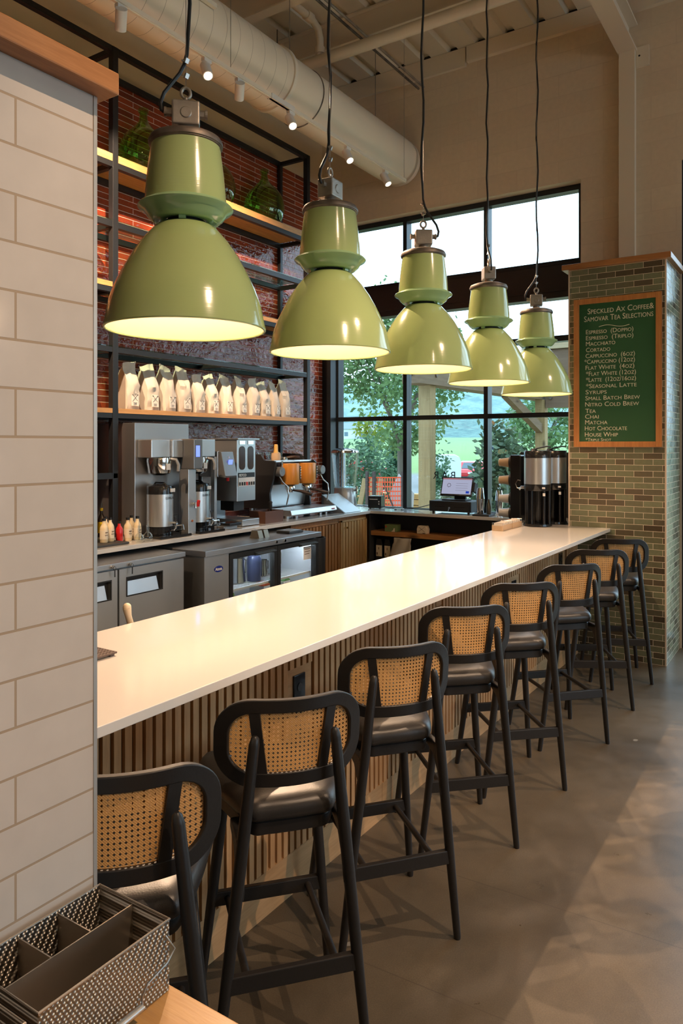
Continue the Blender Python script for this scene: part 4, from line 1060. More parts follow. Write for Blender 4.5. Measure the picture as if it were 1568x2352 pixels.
# ---- bottles at the left end of the counter
M_milk = plain('cream_juice_bottle', (.72, .58, .36), .25)
M_dkg = plain('dark_bitters_glass', (.035, .02, .012), .12)
M_ylw = plain('yellow_label', (.80, .55, .02), .4); M_lab = plain('cream_label', (.72, .62, .46), .55)
M_redl = plain('red_liquid', (.50, .01, .01), .15)
M_ink = plain('brown_ink', (.16, .10, .06), .6)
t = thing('drip_mat', 'dark rubber bar mat under the cream bottles', 'mat', (-4.2, 3.2, CZ))
obj('mat', MB().box(-4.42, -4.02, 2.95, 3.47, CZ+.001, CZ+.016), plain('mat_rubber', (.035, .033, .03), .6), t, bevel=.003)
def bottle(x, y, z, r, h, body, cap, lab, grp, name='juice_bottle', label=None, neck=.42):
    t = thing(name, lab, 'bottle', (x, y, z), grp)
    obj('bottle_body', MB().lathe([(r*.9, 0), (r, .005), (r, h*.60), (r*.85, h*.68), (r*neck, h*.80), (r*neck, h*.90)], (x, y, z), 20), body, t, smooth=True)
    obj('cap', MB().lathe([(r*neck*1.15, h*.90), (r*neck*1.15, h), (.001, h)], (x, y, z), 16), cap, t, smooth=True)
    if label: 
        o = obj('paper_label', MB().shell([(r+.0012, h*.14), (r+.0012, h*.52), (r+.0002, h*.52), (r+.0002, h*.14)], (x, y, z), 24), label, t, smooth=True)
        obj('label_print', MB().box(x+r*.9, x+r+.0025, y-r*.35, y+r*.35, z+h*.40, z+h*.44).box(x+r*.9, x+r+.0025, y-r*.42, y+r*.42, z+h*.30, z+h*.325), M_ink, o, weld=False)
    return t
G1 = 'cream juice bottles at the left end of the back counter'
spots = [(-4.13, 3.21, ''), (-4.16, 3.275, ''), (-4.12, 3.335, ''), (-4.14, 3.405, ''), (-4.25, 3.25, ''), (-4.24, 3.34, ''), (-4.22, 3.43, '')]
bl = ['cream bottle nearest the white wall at the front of the mat', 'second cream bottle along the front of the mat', 'cream bottle with the darkest printed label at the mat front', 'cream bottle at the right end of the mat, beside the red bottle', 'cream bottle behind the first, close to the white wall', 'cream bottle in the second row of the mat', 'cream bottle in the second row behind the yellow labels']
for (x, y, _), l in zip(spots, bl): bottle(x, y, CZ+.017, .0265, .165, M_milk, M_blackg, l, G1, label=M_lab)
bottle(-4.16, 3.575, CZ+.001, .027, .165, M_milk, M_blackg, 'cream bottle with orange print, left of the pair off the mat', G1, label=M_lab)
bottle(-4.15, 3.655, CZ+.001, .027, .17, M_milk, M_blackg, 'cream bottle with orange print, nearest the glass flasks', G1, label=M_lab)
bottle(-4.23, 3.67, CZ+.001, .026, .17, M_milk, M_blackg, 'cream bottle behind the off-mat pair', G1, label=M_lab)
bottle(-4.16, 3.50, CZ+.001, .025, .145, M_redl, M_blackg, 'small bottle of bright red liquid between the cream bottles', G1, 'syrup_bottle', None)
G2 = 'dark bitters bottles behind the cream bottles'
for (x, y), l in zip(((-4.50, 3.36), (-4.52, 3.47), (-4.48, 3.53), (-4.50, 3.62)), ('leftmost dark bitters bottle by the tap plate', 'second dark bitters bottle, broad yellow label', 'third dark bitters bottle, broad yellow label', 'rightmost dark bitters bottle beside the brewer')):
    b = bottle(x, y, CZ+.001, .027, .215, M_dkg, M_ylw, l, G2, 'bitters_bottle', M_ylw, .38)
    obj('pour_spout', MB().cyl((x, y, CZ+.216), (x, y, CZ+.25), .004, .006, 10), M_wire, b)
for (x, y), l in zip(((-4.03, 3.645), (-4.03, 3.565)), ('empty round glass flask with thin neck beside the urn', 'empty round glass flask half hidden behind the cream bottle')):
    t = thing('glass_flask', l, 'flask', (x, y, CZ), 'clear round flasks'); p = [(.02, .001), (.034, .012), (.036, .03), (.028, .05), (.012, .066), (.010, .11), (.013, .115)]
    obj('flask_body', MB().shell(p+[(a-.0018, b+.001) for a, b in p[::-1]], (x, y, CZ), 24), M_cg, t, smooth=True)
    obj('dropper', MB().cyl((x, y, CZ+.03), (x, y, CZ+.145), .0025, .002, 8), M_wire, t)
# wall tap plate
t = thing('beer_tap_plate', 'polished wall plate with two chrome draught taps beside the white tiled wall', 'tap', (-4.6, 3.3, 1.4))
obj('tap_box', MB().box(-4.768, -4.36, 3.02, 3.44, 1.30, 1.46), M_chrome, t, bevel=.004)
for y in (3.18, 3.36):
    f = obj('tap_body', MB().cyl((-4.36, y, 1.39), (-4.29, y, 1.39), .014, n=14).tube([(-4.30, y, 1.39), (-4.275, y, 1.37), (-4.27, y, 1.31)], .010, 10), M_chrome, t, smooth=True, weld=False)
    obj('tap_lever', MB().tube([(-4.295, y, 1.40), (-4.29, y, 1.43), (-4.285, y, 1.455)], .008, 10, rr=[.006, .009, .010]), M_chrome, f, smooth=True)

# ================================================================== COOLERS
M_kick = plain('cooler_black_trim', (.02, .02, .02), .4)
t = thing('undercounter_cooler', 'stainless undercounter cooler with two solid doors and hanging keys', 'cooler', (-4.1, 3.0, 0))
obj('cabinet_body', MB().box(-4.5, -3.80, 2.30, 3.735, .10, .965), M_inoxd, t)
obj('worktop', MB().box(-4.5, -3.755, 2.29, 3.742, .966, 1.0), M_inoxw, t, bevel=.003)
obj('kick_plate', MB().box(-4.45, -3.85, 2.32, 3.72, .0, .10), M_kick, t)
for a, b, h0, h1 in ((3.165, 3.73, 3.225, 3.53), (2.59, 3.15, 2.80, 3.10)):
    z0, z1 = .775, .895
    dm = MB().box(-3.80, -3.762, a, b, .12, z0).box(-3.80, -3.762, a, b, z1, .955).box(-3.80, -3.762, a, h0, z0, z1).box(-3.80, -3.762, h1, b, z0, z1)
    d = obj('door', dm, M_inox, t)
    hm = MB().add([(-3.764, h0, z0), (-3.764, h1, z0), (-3.795, h1-.02, z1-.02), (-3.795, h0+.02, z1-.02)], [(0, 1, 2, 3)])
    hb = MB().box(-3.799, -3.790, h0, h1, z0, z1); obj('handle_recess', hb, M_kick, d)
    obj('handle_slope', MB().prism([(-3.763, z0), (-3.789, z0), (-3.789, z1-.03)], 'Y', h0+.006, h1-.03), M_inoxw, d)
    obj('handle_lip', MB().frame(h0-.004, h1+.004, z0-.004, z1+.004, .008, -3.763, -3.759, 'YZ'), M_kick, d, weld=False)
for y in (3.10, 3.24):
    k = thing('key', 'small key hanging in the cooler lock' + (' left of the door gap' if y < 3.2 else ' right of the door gap'), 'key', (-3.755, y, .975), 'keys in the cooler locks')
    obj('lock_barrel', MB().cyl((-3.755, y, .982), (-3.742, y, .982), .010, n=16), M_chrome, k)
    obj('key_bow', MB().box(-3.742, -3.739, y-.008, y+.008, .972, .994), M_chrome, k)
    obj('key_ring', MB().tube([(-3.738, y+.008+.011*math.cos(a*PI/6), .972+.012*math.sin(a*PI/6)) for a in range(12)], .0014, 6, closed=True), M_black, k, smooth=True)
    obj('spare_key', MB().box(-3.739, -3.737, y+.006, y+.014, .918, .960), M_black, k)

t = thing('glass_door_cooler', 'stainless undercounter cooler with two lit glass doors', 'cooler', (-4.0, 4.5, 0))
y0, y1 = 3.83, 5.245
bd = MB().box(-4.45, -3.66, y0, 4.085, .08, .958).box(-4.45, -4.42, 4.085, y1, .08, .958).box(-4.42, -3.70, y1-.03, y1, .08, .958).box(-4.42, -3.70, 4.086, y1-.03, .08, .12).box(-4.42, -3.70, 4.086, y1-.03, .94, .958)
obj('cabinet_body', bd, M_inox, t, weld=False)
obj('inner_lining', MB().box(-4.419, -4.41, 4.087, y1-.031, .122, .938).box(-4.41, -3.72, 4.087, 4.095, .122, .938).box(-4.41, -3.72, y1-.04, y1-.031, .122, .938), plain('white_liner', (.78, .80, .84), .35), t, weld=False)
wt = obj('worktop', MB().box(-4.45, -3.64, y0-.01, y1+.005, .959, 1.0), M_inoxw, t, bevel=.003)
for y in (4.62, 4.73): obj('lock', MB().cyl((-3.64, y, .98), (-3.632, y, .98), .011, n=16), M_chrome, wt, smooth=True)
lg = MB()
for k in range(40): lg.box(-4.40, -3.73, 4.10+k*.0285, 4.104+k*.0285, .652, .656)
lg.box(-3.735, -3.725, 4.097, y1-.042, .645, .662).box(-4.40, -4.39, 4.097, y1-.042, .645, .662)
obj('wire_shelf', lg, plain('white_wire', (.85, .87, .9), .35), t, weld=False)
for yy in (4.10, 4.70): obj('light_strip', MB().box(-3.76, -3.745, yy+.02, yy+.50, .925, .938), emis('cooler_strip', (.78, .86, 1), 60), t)
for a, b in ((4.09, 4.655), (4.66, 5.225)):
    d = obj('door', MB().frame(a, b, .12, .945, .038, -3.70, -3.655, 'YZ'), M_kick, t, weld=False)
    obj('door_glass', MB().box(-3.682, -3.676, a+.038, b-.038, .158, .907), M_glass, d)
    obj('handle', MB().prism([(-3.655, .928), (-3.655, .90), (-3.62, .912), (-3.618, .92)], 'Y', a+.28, b-.05), plain('dark_handle', (.06, .07, .075), .3), d, bevel=.002)
bad = MB().lathe([(.001, 0), (.040, 0), (.040, .002), (.001, .002)], (0, 0, 0), 36, 'X'); bad.xf(Matrix.Translation((-3.660, 3.975, .855)) @ Matrix.Diagonal((1, 1.15, .58, 1)))
bo = obj('oval_badge', bad, plain('blue_badge', (.01, .025, .22), .25), t)
l = text_mb('Atosa', .030, .0006, bold=.0008); l.xf(FACE_X((-3.6575, 3.939, .846))); obj('lettering', l, M_white, bo, weld=False)
# contents of the cooler
def pitcher(x, y, z, r, h, lab):
    t = thing('steel_pitcher', lab, 'pitcher', (x, y, z), 'steel pitchers in the glass door cooler')
    obj('pitcher_body', MB().shell([(r, 0), (r*.98, .01), (r*.80, h*.7), (r*.84, h), (r*.81, h), (r*.77, h*.7), (r*.95, .012), (.001, .01), (.001, 0)], (x, y, z), 24), M_chrome, t, smooth=True)
    obj('handle', MB().tube([(x, y+r*.8, z+h*.9), (x, y+r*1.5, z+h*.85), (x, y+r*1.5, z+h*.35), (x, y+r*.93, z+h*.25)], .005, 8), M_chrome, t, smooth=True)
pitcher(-3.90, 4.46, .663, .062, .19, 'tall steel pitcher behind the left cooler door')
pitcher(-3.93, 4.80, .663, .05, .13, 'small steel pitcher behind the right cooler door')
pitcher(-3.92, 4.95, .663, .06, .19, 'tall steel pitcher behind the right cooler door')
o = obj('dark_carafe', MB().lathe([(.055, 0), (.055, .02), (.06, .17), (.05, .20)], (-3.83, 4.575, .663), 24), plain('navy_carafe', (.03, .04, .09), .3), smooth=True); tag(o, 'dark blue round carafe beside the steel pitcher', 'carafe')
for i, (y, c, lab) in enumerate(((4.33, (.15, .28, .06), 'green produce bag on the lower left cooler shelf'), (4.78, (.55, .12, .05), 'orange and white carton low in the right cooler'), (4.90, (.10, .30, .10), 'green topped milk carton low in the right cooler'), (5.05, (.12, .28, .10), 'second green topped milk carton low in the right cooler'))):
    t = thing('food_carton', lab, 'carton', (-3.9, y, .40))
    obj('carton_body', MB().box(-3.96, -3.86, y-.045, y+.045, .40, .585), M_white if i else plain('green_bag', c, .6), t, bevel=.004)
    obj('carton_top', MB().prism([(y-.045, .586), (y+.045, .586), (y, .625)], 'X', -3.96, -3.86), plain('carton_top_%s' % 'abcd'[i], c, .5), t)
t = thing('food_tub', 'round clear tub with brown contents low in the left cooler', 'tub', (-3.85, 4.52, .42))
obj('tub_body', MB().lathe([(.06, 0), (.07, .11)], (-3.85, 4.52, .40), 24), plain('brown_contents', (.30, .17, .09), .5), t, smooth=True)
obj('tub_lid', MB().lathe([(.073, .11), (.073, .122), (.001, .124)], (-3.85, 4.52, .40), 24), M_white, t, smooth=True)
lg2 = MB()
for k in range(40): lg2.box(-4.40, -3.73, 4.10+k*.0285, 4.104+k*.0285, .388, .392)
lg2.box(-3.735, -3.725, 4.097, y1-.042, .382, .397)
# (lower wire shelf is a part of the cooler)
c_ = [o for o in bpy.data.objects if o.name == 'glass_door_cooler'][0]; obj('wire_shelf', lg2, MATS['white_wire'], c_, weld=False)
t = thing('paper_notice', 'small white notice stuck inside the right cooler door', 'notice', (-3.69, 5.09, .84)); obj('sheet', MB().box(-3.6735, -3.672, 5.03, 5.14, .78, .89), M_white, t)
obj('print_lines', MB().box(-3.672, -3.671, 5.045, 5.125, .865, .87).box(-3.672, -3.671, 5.045, 5.125, .845, .85).box(-3.672, -3.671, 5.045, 5.115, .825, .83), M_ink, t, weld=False)
# on the cooler worktop
t = thing('napkin_holder', 'small grey metal card holder on the glass door cooler', 'holder', (-3.85, 4.63, 1.0))
for yy in (4.58, 4.655): obj('metal_wedge', MB().prism([(-3.88, 1.001), (-3.78, 1.001), (-3.80, 1.062), (-3.86, 1.062)], 'Y', yy, yy+.055), plain('worn_steel', (.30, .26, .20), .35, .8), t)
t = thing('digital_scale', 'flat black digital scale at the right end of the cooler top', 'scale', (-3.85, 5.05, 1.0))
obj('scale_body', MB().box(-3.90, -3.76, 4.95, 5.15, 1.001, 1.014), M_black, t, bevel=.003); obj('weighing_plate', MB().box(-3.905, -3.765, 4.96, 5.13, 1.0145, 1.024), plain('slate_plate', (.10, .11, .12), .3), t, bevel=.003)
t = thing('bar_bin', 'tall black plastic pitcher standing right of the glass door cooler', 'bin', (-3.8, 5.38, 0))
obj('bin_body', MB().shell([(.085, 0), (.10, .90), (.10, .93), (.09, .93), (.08, .02), (.001, .02), (.001, 0)], (-3.80, 5.37, 0), 28), M_kick, t, smooth=True)
obj('handle', MB().tube([(-3.80, 5.465, .90), (-3.80, 5.52, .88), (-3.80, 5.52, .78), (-3.80, 5.46, .74)], .009, 8), M_kick, t, smooth=True)
# muddler handle showing behind the bar
t = thing('wooden_muddler', 'pale wooden muddler standing behind the near end of the bar', 'muddler', (-2.32, 1.95, .9))
obj('handle', MB().tube([(-2.295, 2.03, .881), (-2.30, 2.02, .95), (-2.31, 2.005, 1.02), (-2.318, 1.995, 1.07), (-2.32, 1.99, 1.10)], .013, 14, rr=[.022, .018, .013, .013, .017]).sphere((-2.32, 1.99, 1.105), .017, 12), plain('pale_wood', (.70, .56, .38), .5), t, smooth=True, weld=False)
t2 = thing('added_muddler_support', 'stainless underbar work station behind the bar, hidden below the counter', 'work station', (-2.45, 2.1, 0))  # unseen cabinet added to support the muddler and give the coolers a steel reflection
obj('support_body', MB().box(-2.70, -2.20, 1.2, 3.0, 0, .86), M_inoxd, t2, bevel=.004); obj('support_top', MB().box(-2.71, -2.195, 1.19, 3.01, .861, .88), M_inoxw, t2, bevel=.003)

# ================================================================== WINDOW COUNTER
# receipt printer
t = thing('receipt_printer', 'small black cube receipt printer on the window counter', 'printer', (-4.08, 6.93, CZ))
pm = Matrix.Translation((-4.06, 6.90, CZ)) @ Matrix.Rotation(math.radians(12), 4, 'Z')
pb = obj('printer_body', MB().box(-.075, .075, -.07, .07, .006, .135).xf(pm), M_blackg, t, bevel=.006)
obj('paper_slot', MB().box(-.055, .035, -.0715, -.0695, .098, .104).xf(pm), M_white, pb)
for z in (.045, .07): obj('status_light', MB().box(.045, .055, -.0715, -.0695, z, z+.012).xf(pm), M_white, pb)
for sx in (-.055, .055): obj('foot', MB().cyl((sx, -.05, 0), (sx, -.05, .007), .01, n=12).xf(pm), M_black, t)
# cash drawer with touch screen till on it
t = thing('cash_drawer', 'wide black cash drawer with a key in its lock on the window counter', 'cash drawer', (-3.1, 6.86, CZ))
db = obj('drawer_box', MB().box(-3.335, -2.885, 6.715, 7.01, CZ+.02, CZ+.125), M_dkpanel, t, bevel=.004)
df = obj('drawer_front', MB().box(-3.32, -2.90, 6.708, 6.714, CZ+.028, CZ+.105), M_black, t, bevel=.002)
obj('slot', MB().box(-3.27, -3.16, 6.7065, 6.7085, CZ+.068, CZ+.072).box(-3.06, -2.95, 6.7065, 6.7085, CZ+.068, CZ+.072), plain('slot_black', (.002, .002, .002), .9), df, weld=False)
lk = obj('lock', MB().cyl((-3.11, 6.7075, CZ+.06), (-3.11, 6.70, CZ+.06), .011, n=16), M_chrome, df)
obj('key', MB().obox((-3.115, 6.697, CZ+.04), (.010, .003, .035), (0, .3, 0)), M_chrome, lk)
for x in (-3.30, -2.92): obj('foot', MB().cyl((x, 6.74, CZ), (x, 6.74, CZ+.02), .012, n=12), M_black, t)
t = thing('till_screen', 'touch screen till standing on the cash drawer', 'monitor', (-3.1, 6.87, CZ+.126))
obj('stand', MB().box(-3.24, -2.98, 6.80, 6.96, CZ+.127, CZ+.137), M_dkpanel, t, bevel=.003)
obj('stand_neck', MB().box(-3.14, -3.02, 6.89, 6.92, CZ+.137, CZ+.21), M_dkpanel, t)
sm = Matrix.Translation((-3.095, 6.86, CZ+.262)) @ Matrix.Rotation(math.radians(-18), 4, 'X')
pnl = obj('screen_housing', MB().box(-.17, .17, -.012, .012, -.098, .098).xf(sm), M_blackg, t, bevel=.004)
sc = obj('display', MB().box(-.158, .158, -.0135, -.0125, -.078, .086).xf(sm), emis('till_display', (.42, .44, .60), .9), pnl)
obj('toolbar', MB().box(-.158, .158, -.0142, -.0137, .072, .086).xf(sm), emis('till_toolbar', (.45, .20, .22), .8), sc)
ic = MB()
for k in range(7): a = k*2*PI/7; ic.box(-.085+.018*math.cos(a)-.004, -.085+.018*math.cos(a)+.004, -.0142, -.0137, .012+.018*math.sin(a)-.004, .012+.018*math.sin(a)+.004)
for k in range(4): ic.box(-.01, .12, -.0142, -.0137, -.04+k*.024, -.0385+k*.024)
obj('screen_marks', ic.xf(sm), M_ink, sc, weld=False)
obj('blue_button', MB().box(.105, .14, -.0142, -.0137, -.068, -.045).xf(sm), emis('button_blue', (.02, .05, .4), 1), sc)
obj('card_reader', MB().box(.171, .20, -.03, .05, -.05, .045).xf(sm), M_dkpanel, t, bevel=.005)
o = obj('power_cable', MB().tube([(-4.28, 6.98, CZ+.012), (-4.2, 7.0, CZ+.006), (-4.1, 6.985, CZ+.02), (-3.97, 6.99, CZ+.006), (-3.8, 7.0, CZ+.005), (-3.6, 6.99, CZ+.02), (-3.45, 6.98, CZ+.06), (-3.34, 6.97, CZ+.09)], .004, 8), M_cord, smooth=True)
tag(o, 'thin black cable trailing along the window counter from printer to till', 'cable')
t = thing('phone_stand', 'tiny pale phone stand on the window counter between printer and till', 'stand', (-3.74, 6.83, CZ))
obj('stand_plate', MB().box(-3.80, -3.70, 6.82, 6.86, CZ+.010, CZ+.016), M_white, t, bevel=.002)
for x in (-3.79, -3.71): obj('leg', MB().box(x-.004, x+.004, 6.82, 6.86, CZ+.0005, CZ+.010), M_black, t)
# shakers
def shaker(x, y, h, r, lab, z0=CZ+.001):
    t = thing('cocktail_shaker', lab, 'shaker', (x, y, z0), 'steel shakers on the window counter')
    obj('lower_tin', MB().lathe([(r*.72, 0), (r*.75, .004), (r*.95, h*.6)], (x, y, z0), 24), M_chrome, t, smooth=True)
    obj('upper_tin', MB().lathe([(r, h*.58), (r*.98, h*.6), (r*.72, h*.98), (r*.68, h), (.001, h)], (x, y, z0), 24), M_chrome, t, smooth=True)
t = thing('bar_tray', 'small black rubber tray under the steel shaker', 'tray', (-2.76, 6.76, CZ)); obj('tray', MB().box(-2.84, -2.67, 6.64, 6.80, CZ+.001, CZ+.018), M_black, t, bevel=.003)
shaker(-2.79, 6.72, .25, .042, 'tall steel shaker standing on the small black tray', CZ+.019)
shaker(-2.66, 6.88, .24, .04, 'steel shaker with brass top right of the black tray')
o = obj('bar_spoon_jar', MB().lathe([(.022, 0), (.026, .06), (.018, .10), (.010, .14)], (-2.715, 6.75, CZ+.019), 16), plain('bronze_jigger', (.22, .19, .15), .3, 1), smooth=True); tag(o, 'slim dull bronze jigger on the tray edge', 'jigger')
# dark backsplash panel by the pillar
struct('trim_5', MB().box(-2.47, -1.885, 6.955, 6.985, CZ+.001, 1.68), M_dkpanel)
# cup dispenser: four tubes of paper cups
t = thing('cup_dispenser', 'black horizontal cup dispenser with four tubes beside the urns', 'cup dispenser', (-2.33, 6.5, CZ))
obj('dispenser_body', MB().box(-2.38, -2.28, 6.42, 6.56, CZ+.001, 1.66), M_blackg, t, bevel=.01)
for z in (1.59, 1.43, 1.26, 1.13):
    obj('tube_collar', MB().cyl((-2.40, 6.49, z), (-2.38, 6.49, z), .060, n=28), M_black, t, smooth=True)
for i, z in enumerate((1.59, 1.43, 1.26, 1.13)):
    c = thing('paper_cup', ['kraft brown paper cup in the top tube of the dispenser', 'kraft brown paper cup in the second tube of the dispenser', 'white paper cup in the third tube of the dispenser', 'white paper cup in the lowest tube of the dispenser'][i], 'cup', (-2.41, 6.49, z), 'paper cups in the dispenser')
    obj('cup_wall', MB().lathe([(.034, -2.50), (.046, -2.405)], (0, 6.49, z), 28, 'X'), plain('kraft_cup', (.50, .36, .22), .6) if i < 2 else M_white, c, smooth=True)
    obj('rim', MB().lathe([(.030, -2.506), (.036, -2.504), (.036, -2.498)], (0, 6.49, z), 28, 'X'), M_white, c, smooth=True)
# tall airpot urns on stands
def stand_urn(x, y, lab):
    t = thing('coffee_urn', lab, 'coffee urn', (x, y, CZ), 'steel urns on black stands at the bar end')
    r = .112; z = CZ
    obj('stand_base', MB().lathe([(.115, .001), (.12, .006), (.118, .022), (.001, .024)], (x, y, z), 40), M_blackg, t, smooth=True)
    sb = MB()
    for k in range(13):
        a = math.radians(-10+k*200/12) if False else math.radians(20+k*220/12)
        sb.v += [(x+.105*math.cos(a), y+.105*math.sin(a), z+.02), (x+.105*math.cos(a), y+.105*math.sin(a), z+.30), (x+.098*math.cos(a), y+.098*math.sin(a), z+.30), (x+.098*math.cos(a), y+.098*math.sin(a), z+.02)]
    for k in range(12): sb.f += [(k*4+i, k*4+(i+1) % 4, k*4+4+(i+1) % 4, k*4+4+i) for i in range(4)]
    sb.f += [(0, 1, 2, 3), (48, 49, 50, 51)]
    obj('stand_back', sb, M_blackg, t, smooth=True)
    for a in (-140, -100, -40, 0): 
        aa = math.radians(a); obj('stand_post', MB().cyl((x+.10*math.cos(aa), y+.10*math.sin(aa), z+.02), (x+.10*math.cos(aa), y+.10*math.sin(aa), z+.30), .011 if a != -100 else .006, n=12), M_blackg, t, smooth=True)
    obj('lower_ring', MB().lathe([(.001, .30), (r*.98, .30), (r, .305), (r, .355), (.001, .355)], (x, y, z), 44), M_blackg, t, smooth=True)
    obj('steel_body', MB().lathe([(r*.985, .355), (r*.985, .575)], (x, y, z), 56), M_inox, t, smooth=True)
    obj('upper_ring', MB().lathe([(r, .575), (r, .628), (r*.95, .636), (.001, .636)], (x, y, z), 44), M_blackg, t, smooth=True)
    obj('lid_handle', MB().tube([(x-.03, y-.02, z+.637), (x+.0, y-.02, z+.655), (x+.07, y+.02, z+.672), (x+.10, y+.04, z+.668)], .006, 8).cyl((x-.03, y, z+.636), (x-.03, y, z+.655), .03, .02, 16), M_black, t, smooth=True, weld=False)
    obj('label_marks', MB().box(x+.075, x+.10, y-.113, y-.111, z+.32, z+.335).box(x+.08, x+.10, y-.108, y-.106, z+.26, z+.285), M_white, t, weld=False)
    f = obj('faucet', MB().tube([(x-.10, y, z+.325), (x-.14, y, z+.325), (x-.155, y, z+.30)], .011, 10), M_chrome, t, smooth=True)
    obj('faucet_guard', MB().tube([(x-.10, y-.02, z+.31), (x-.17, y-.02, z+.315), (x-.185, y-.02, z+.35), (x-.165, y-.02, z+.385), (x-.14, y-.02, z+.38)], .0045, 8), M_chrome, f, smooth=True)
stand_urn(-2.03, 6.13, 'front steel coffee urn on a black stand at the bar end')
stand_urn(-1.98, 6.40, 'rear steel coffee urn, half hidden behind the front one')
# wooden caddies of sugar sachets
def caddy(x, y, lab, rz=0, n=6):
    t = thing('sachet_caddy', lab, 'caddy', (x, y, CZ), 'wooden sachet caddies on the bar'); m = Matrix.Translation((x, y, CZ)) @ Matrix.Rotation(rz, 4, 'Z')
    obj('box_body', MB().box(-.045, .045, -.11, .11, .001, .006).box(-.045, -.041, -.11, .11, .006, .045).box(.041, .045, -.11, .11, .006, .045).box(-.041, .041, -.11, -.106, .006, .04).box(-.041, .041, .106, .11, .006, .04).xf(m), M_tan, t, weld=False)
    obj('wire_handle', MB().tube([(-.041, -.104, .045), (-.044, -.107, .062), (.044, -.107, .062), (.041, -.104, .045)], .0018, 6).tube([(-.041, .104, .045), (-.044, .107, .062), (.044, .107, .062), (.041, .104, .045)], .0018, 6).xf(m), M_wire, t, smooth=True, weld=False)
    for k in range(n):
        o = obj('sugar_sachet', MB().obox((0, -.082+k*.164/(n-1), .036), (.074, .018, .050), (-.25, 0, 0)).xf(m), M_paper, bevel=.002)
        tag(o, 'paper sugar sachets standing in the ' + ('near' if y < 5.75 else 'far') + ' wooden caddy', 'sachet', 'sugar sachets in the ' + ('near' if y < 5.75 else 'far') + ' caddy')
caddy(-2.18, 5.70, 'near wooden sachet caddy by the inner edge of the bar', .03)
caddy(-2.18, 5.93, 'far wooden sachet caddy, right beside the steel urns', .0, 5)
# black rubber mat at the near end of the bar
t = thing('service_mat', 'brown-black perforated plastic mat on the bar beside the white tiled wall', 'mat', (-2.05, 1.45, CZ))
mm = MB(); x0, x1, y0, y1 = -2.055, -1.925, 1.25, 1.607
nx, ny = 10, 26
for i in range(nx+1): x = x0+(x1-x0)*i/nx; mm.box(x-.0035, x+.0035, y0, y1, CZ+.008, CZ+.013)
for j in range(ny+1): y = y0+(y1-y0)*j/ny; mm.box(x0, x1, y-.0035, y+.0035, CZ+.008, CZ+.0125)
obj('mat_grid', mm, plain('mat_plastic', (.10, .065, .05), .5), t, weld=False)
for x, y in ((x1-.012, y1-.012), (x0+.012, y1-.012), (x1-.012, y1-.15), (x0+.012, y1-.15)): obj('foot', MB().box(x-.008, x+.008, y-.008, y+.008, CZ+.0005, CZ+.008), MATS['mat_plastic'], t)

# under the window counter
t = thing('tea_box', 'green cardboard box with a red seal on the oak shelf below the window counter', 'box', (-3.74, 6.75, .853))
obj('carton', MB().box(-3.82, -3.685, 6.66, 6.76, .854, .926), plain('olive_green_card', (.14, .20, .075), .55), t, bevel=.002)
obj('seal', MB().cyl((-3.805, 6.6605, .905), (-3.805, 6.6585, .905), .009, n=18), MATS['red_plastic'], t)
obj('printed_patch', MB().prism([(-3.745, .855), (-3.70, .855), (-3.70, .895), (-3.715, .89), (-3.72, .872)], 'Y', 6.6585, 6.6595), M_lab, t)
t = thing('coffee_sample_bag', 'small kraft coffee bag with crossed axes print on the shelf below the window counter', 'bag', (-3.4, 6.7, .853))
obj('bag_body', MB().prism([(-3.45, .854), (-3.34, .854), (-3.335, .90), (-3.35, .935), (-3.44, .935), (-3.452, .90)], 'Y', 6.665, 6.73), M_lab, t, bevel=.005)
obj('crossed_axes_print', MB().beam((-3.43, 6.664, .875), (-3.36, 6.664, .925), .002, .004, (0, 1, 0)).beam((-3.36, 6.664, .875), (-3.43, 6.664, .925), .002, .004, (0, 1, 0)).box(-3.385, -3.355, 6.663, 6.6645, .858, .865), M_ink, t, weld=False)
for i, (x, w) in enumerate(((-3.905, .046), (-3.805, .044), (-3.70, .050))):
    t = thing('storage_bag', ['leftmost dark foil bag with a white label under the window counter', 'middle dark foil bag with a white label under the window counter', 'right dark foil bag with a wider white label, beside the grey cloth'][i], 'bag', (x, 6.73, .53), 'labelled dark bags on the lower shelf')
    obj('foil_bag', MB().prism([(x-w, .531), (x+w*.8, .531), (x+w*.9, .68), (x+w*.5, .765), (x-w*.8, .77), (x-w*1.05, .70)], 'Y', 6.69, 6.78), plain('dark_foil', (.025, .027, .03), .22, .3), t, bevel=.008)
    lb = obj('paper_label', MB().box(x-w*.75, x+w*.75, 6.686, 6.689, .585, .70), M_lab, t)
    obj('label_print', MB().box(x-w*.6, x-w*.3, 6.6845, 6.686, .60, .625).box(x-.006, x+.002, 6.6845, 6.686, .655, .68), M_ink, lb, weld=False)
cl = MB()
for j in range(9):
    q = j/8; z = .80-.20*q
    for i in range(13):
        u = i/12; cl.v.append((-3.70+.20*u+(.03*q*(u-.5)*2 if q > .3 else 0)-.02*q, 6.64+.015*math.sin(u*9+q*3)-.012*q, z-.01*math.sin(u*5)*q))
for j in range(8):
    for i in range(12): cl.f.append((j*13+i, j*13+i+1, (j+1)*13+i+1, (j+1)*13+i))
o = obj('bar_cloth', cl, plain('grey_cloth', (.42, .38, .32), .8, bump=.3, bscale=30), smooth=True); md = o.modifiers.new('solid', 'SOLIDIFY'); md.thickness = .004
tag(o, 'grey bar cloth hanging from the oak shelf under the window counter', 'cloth')

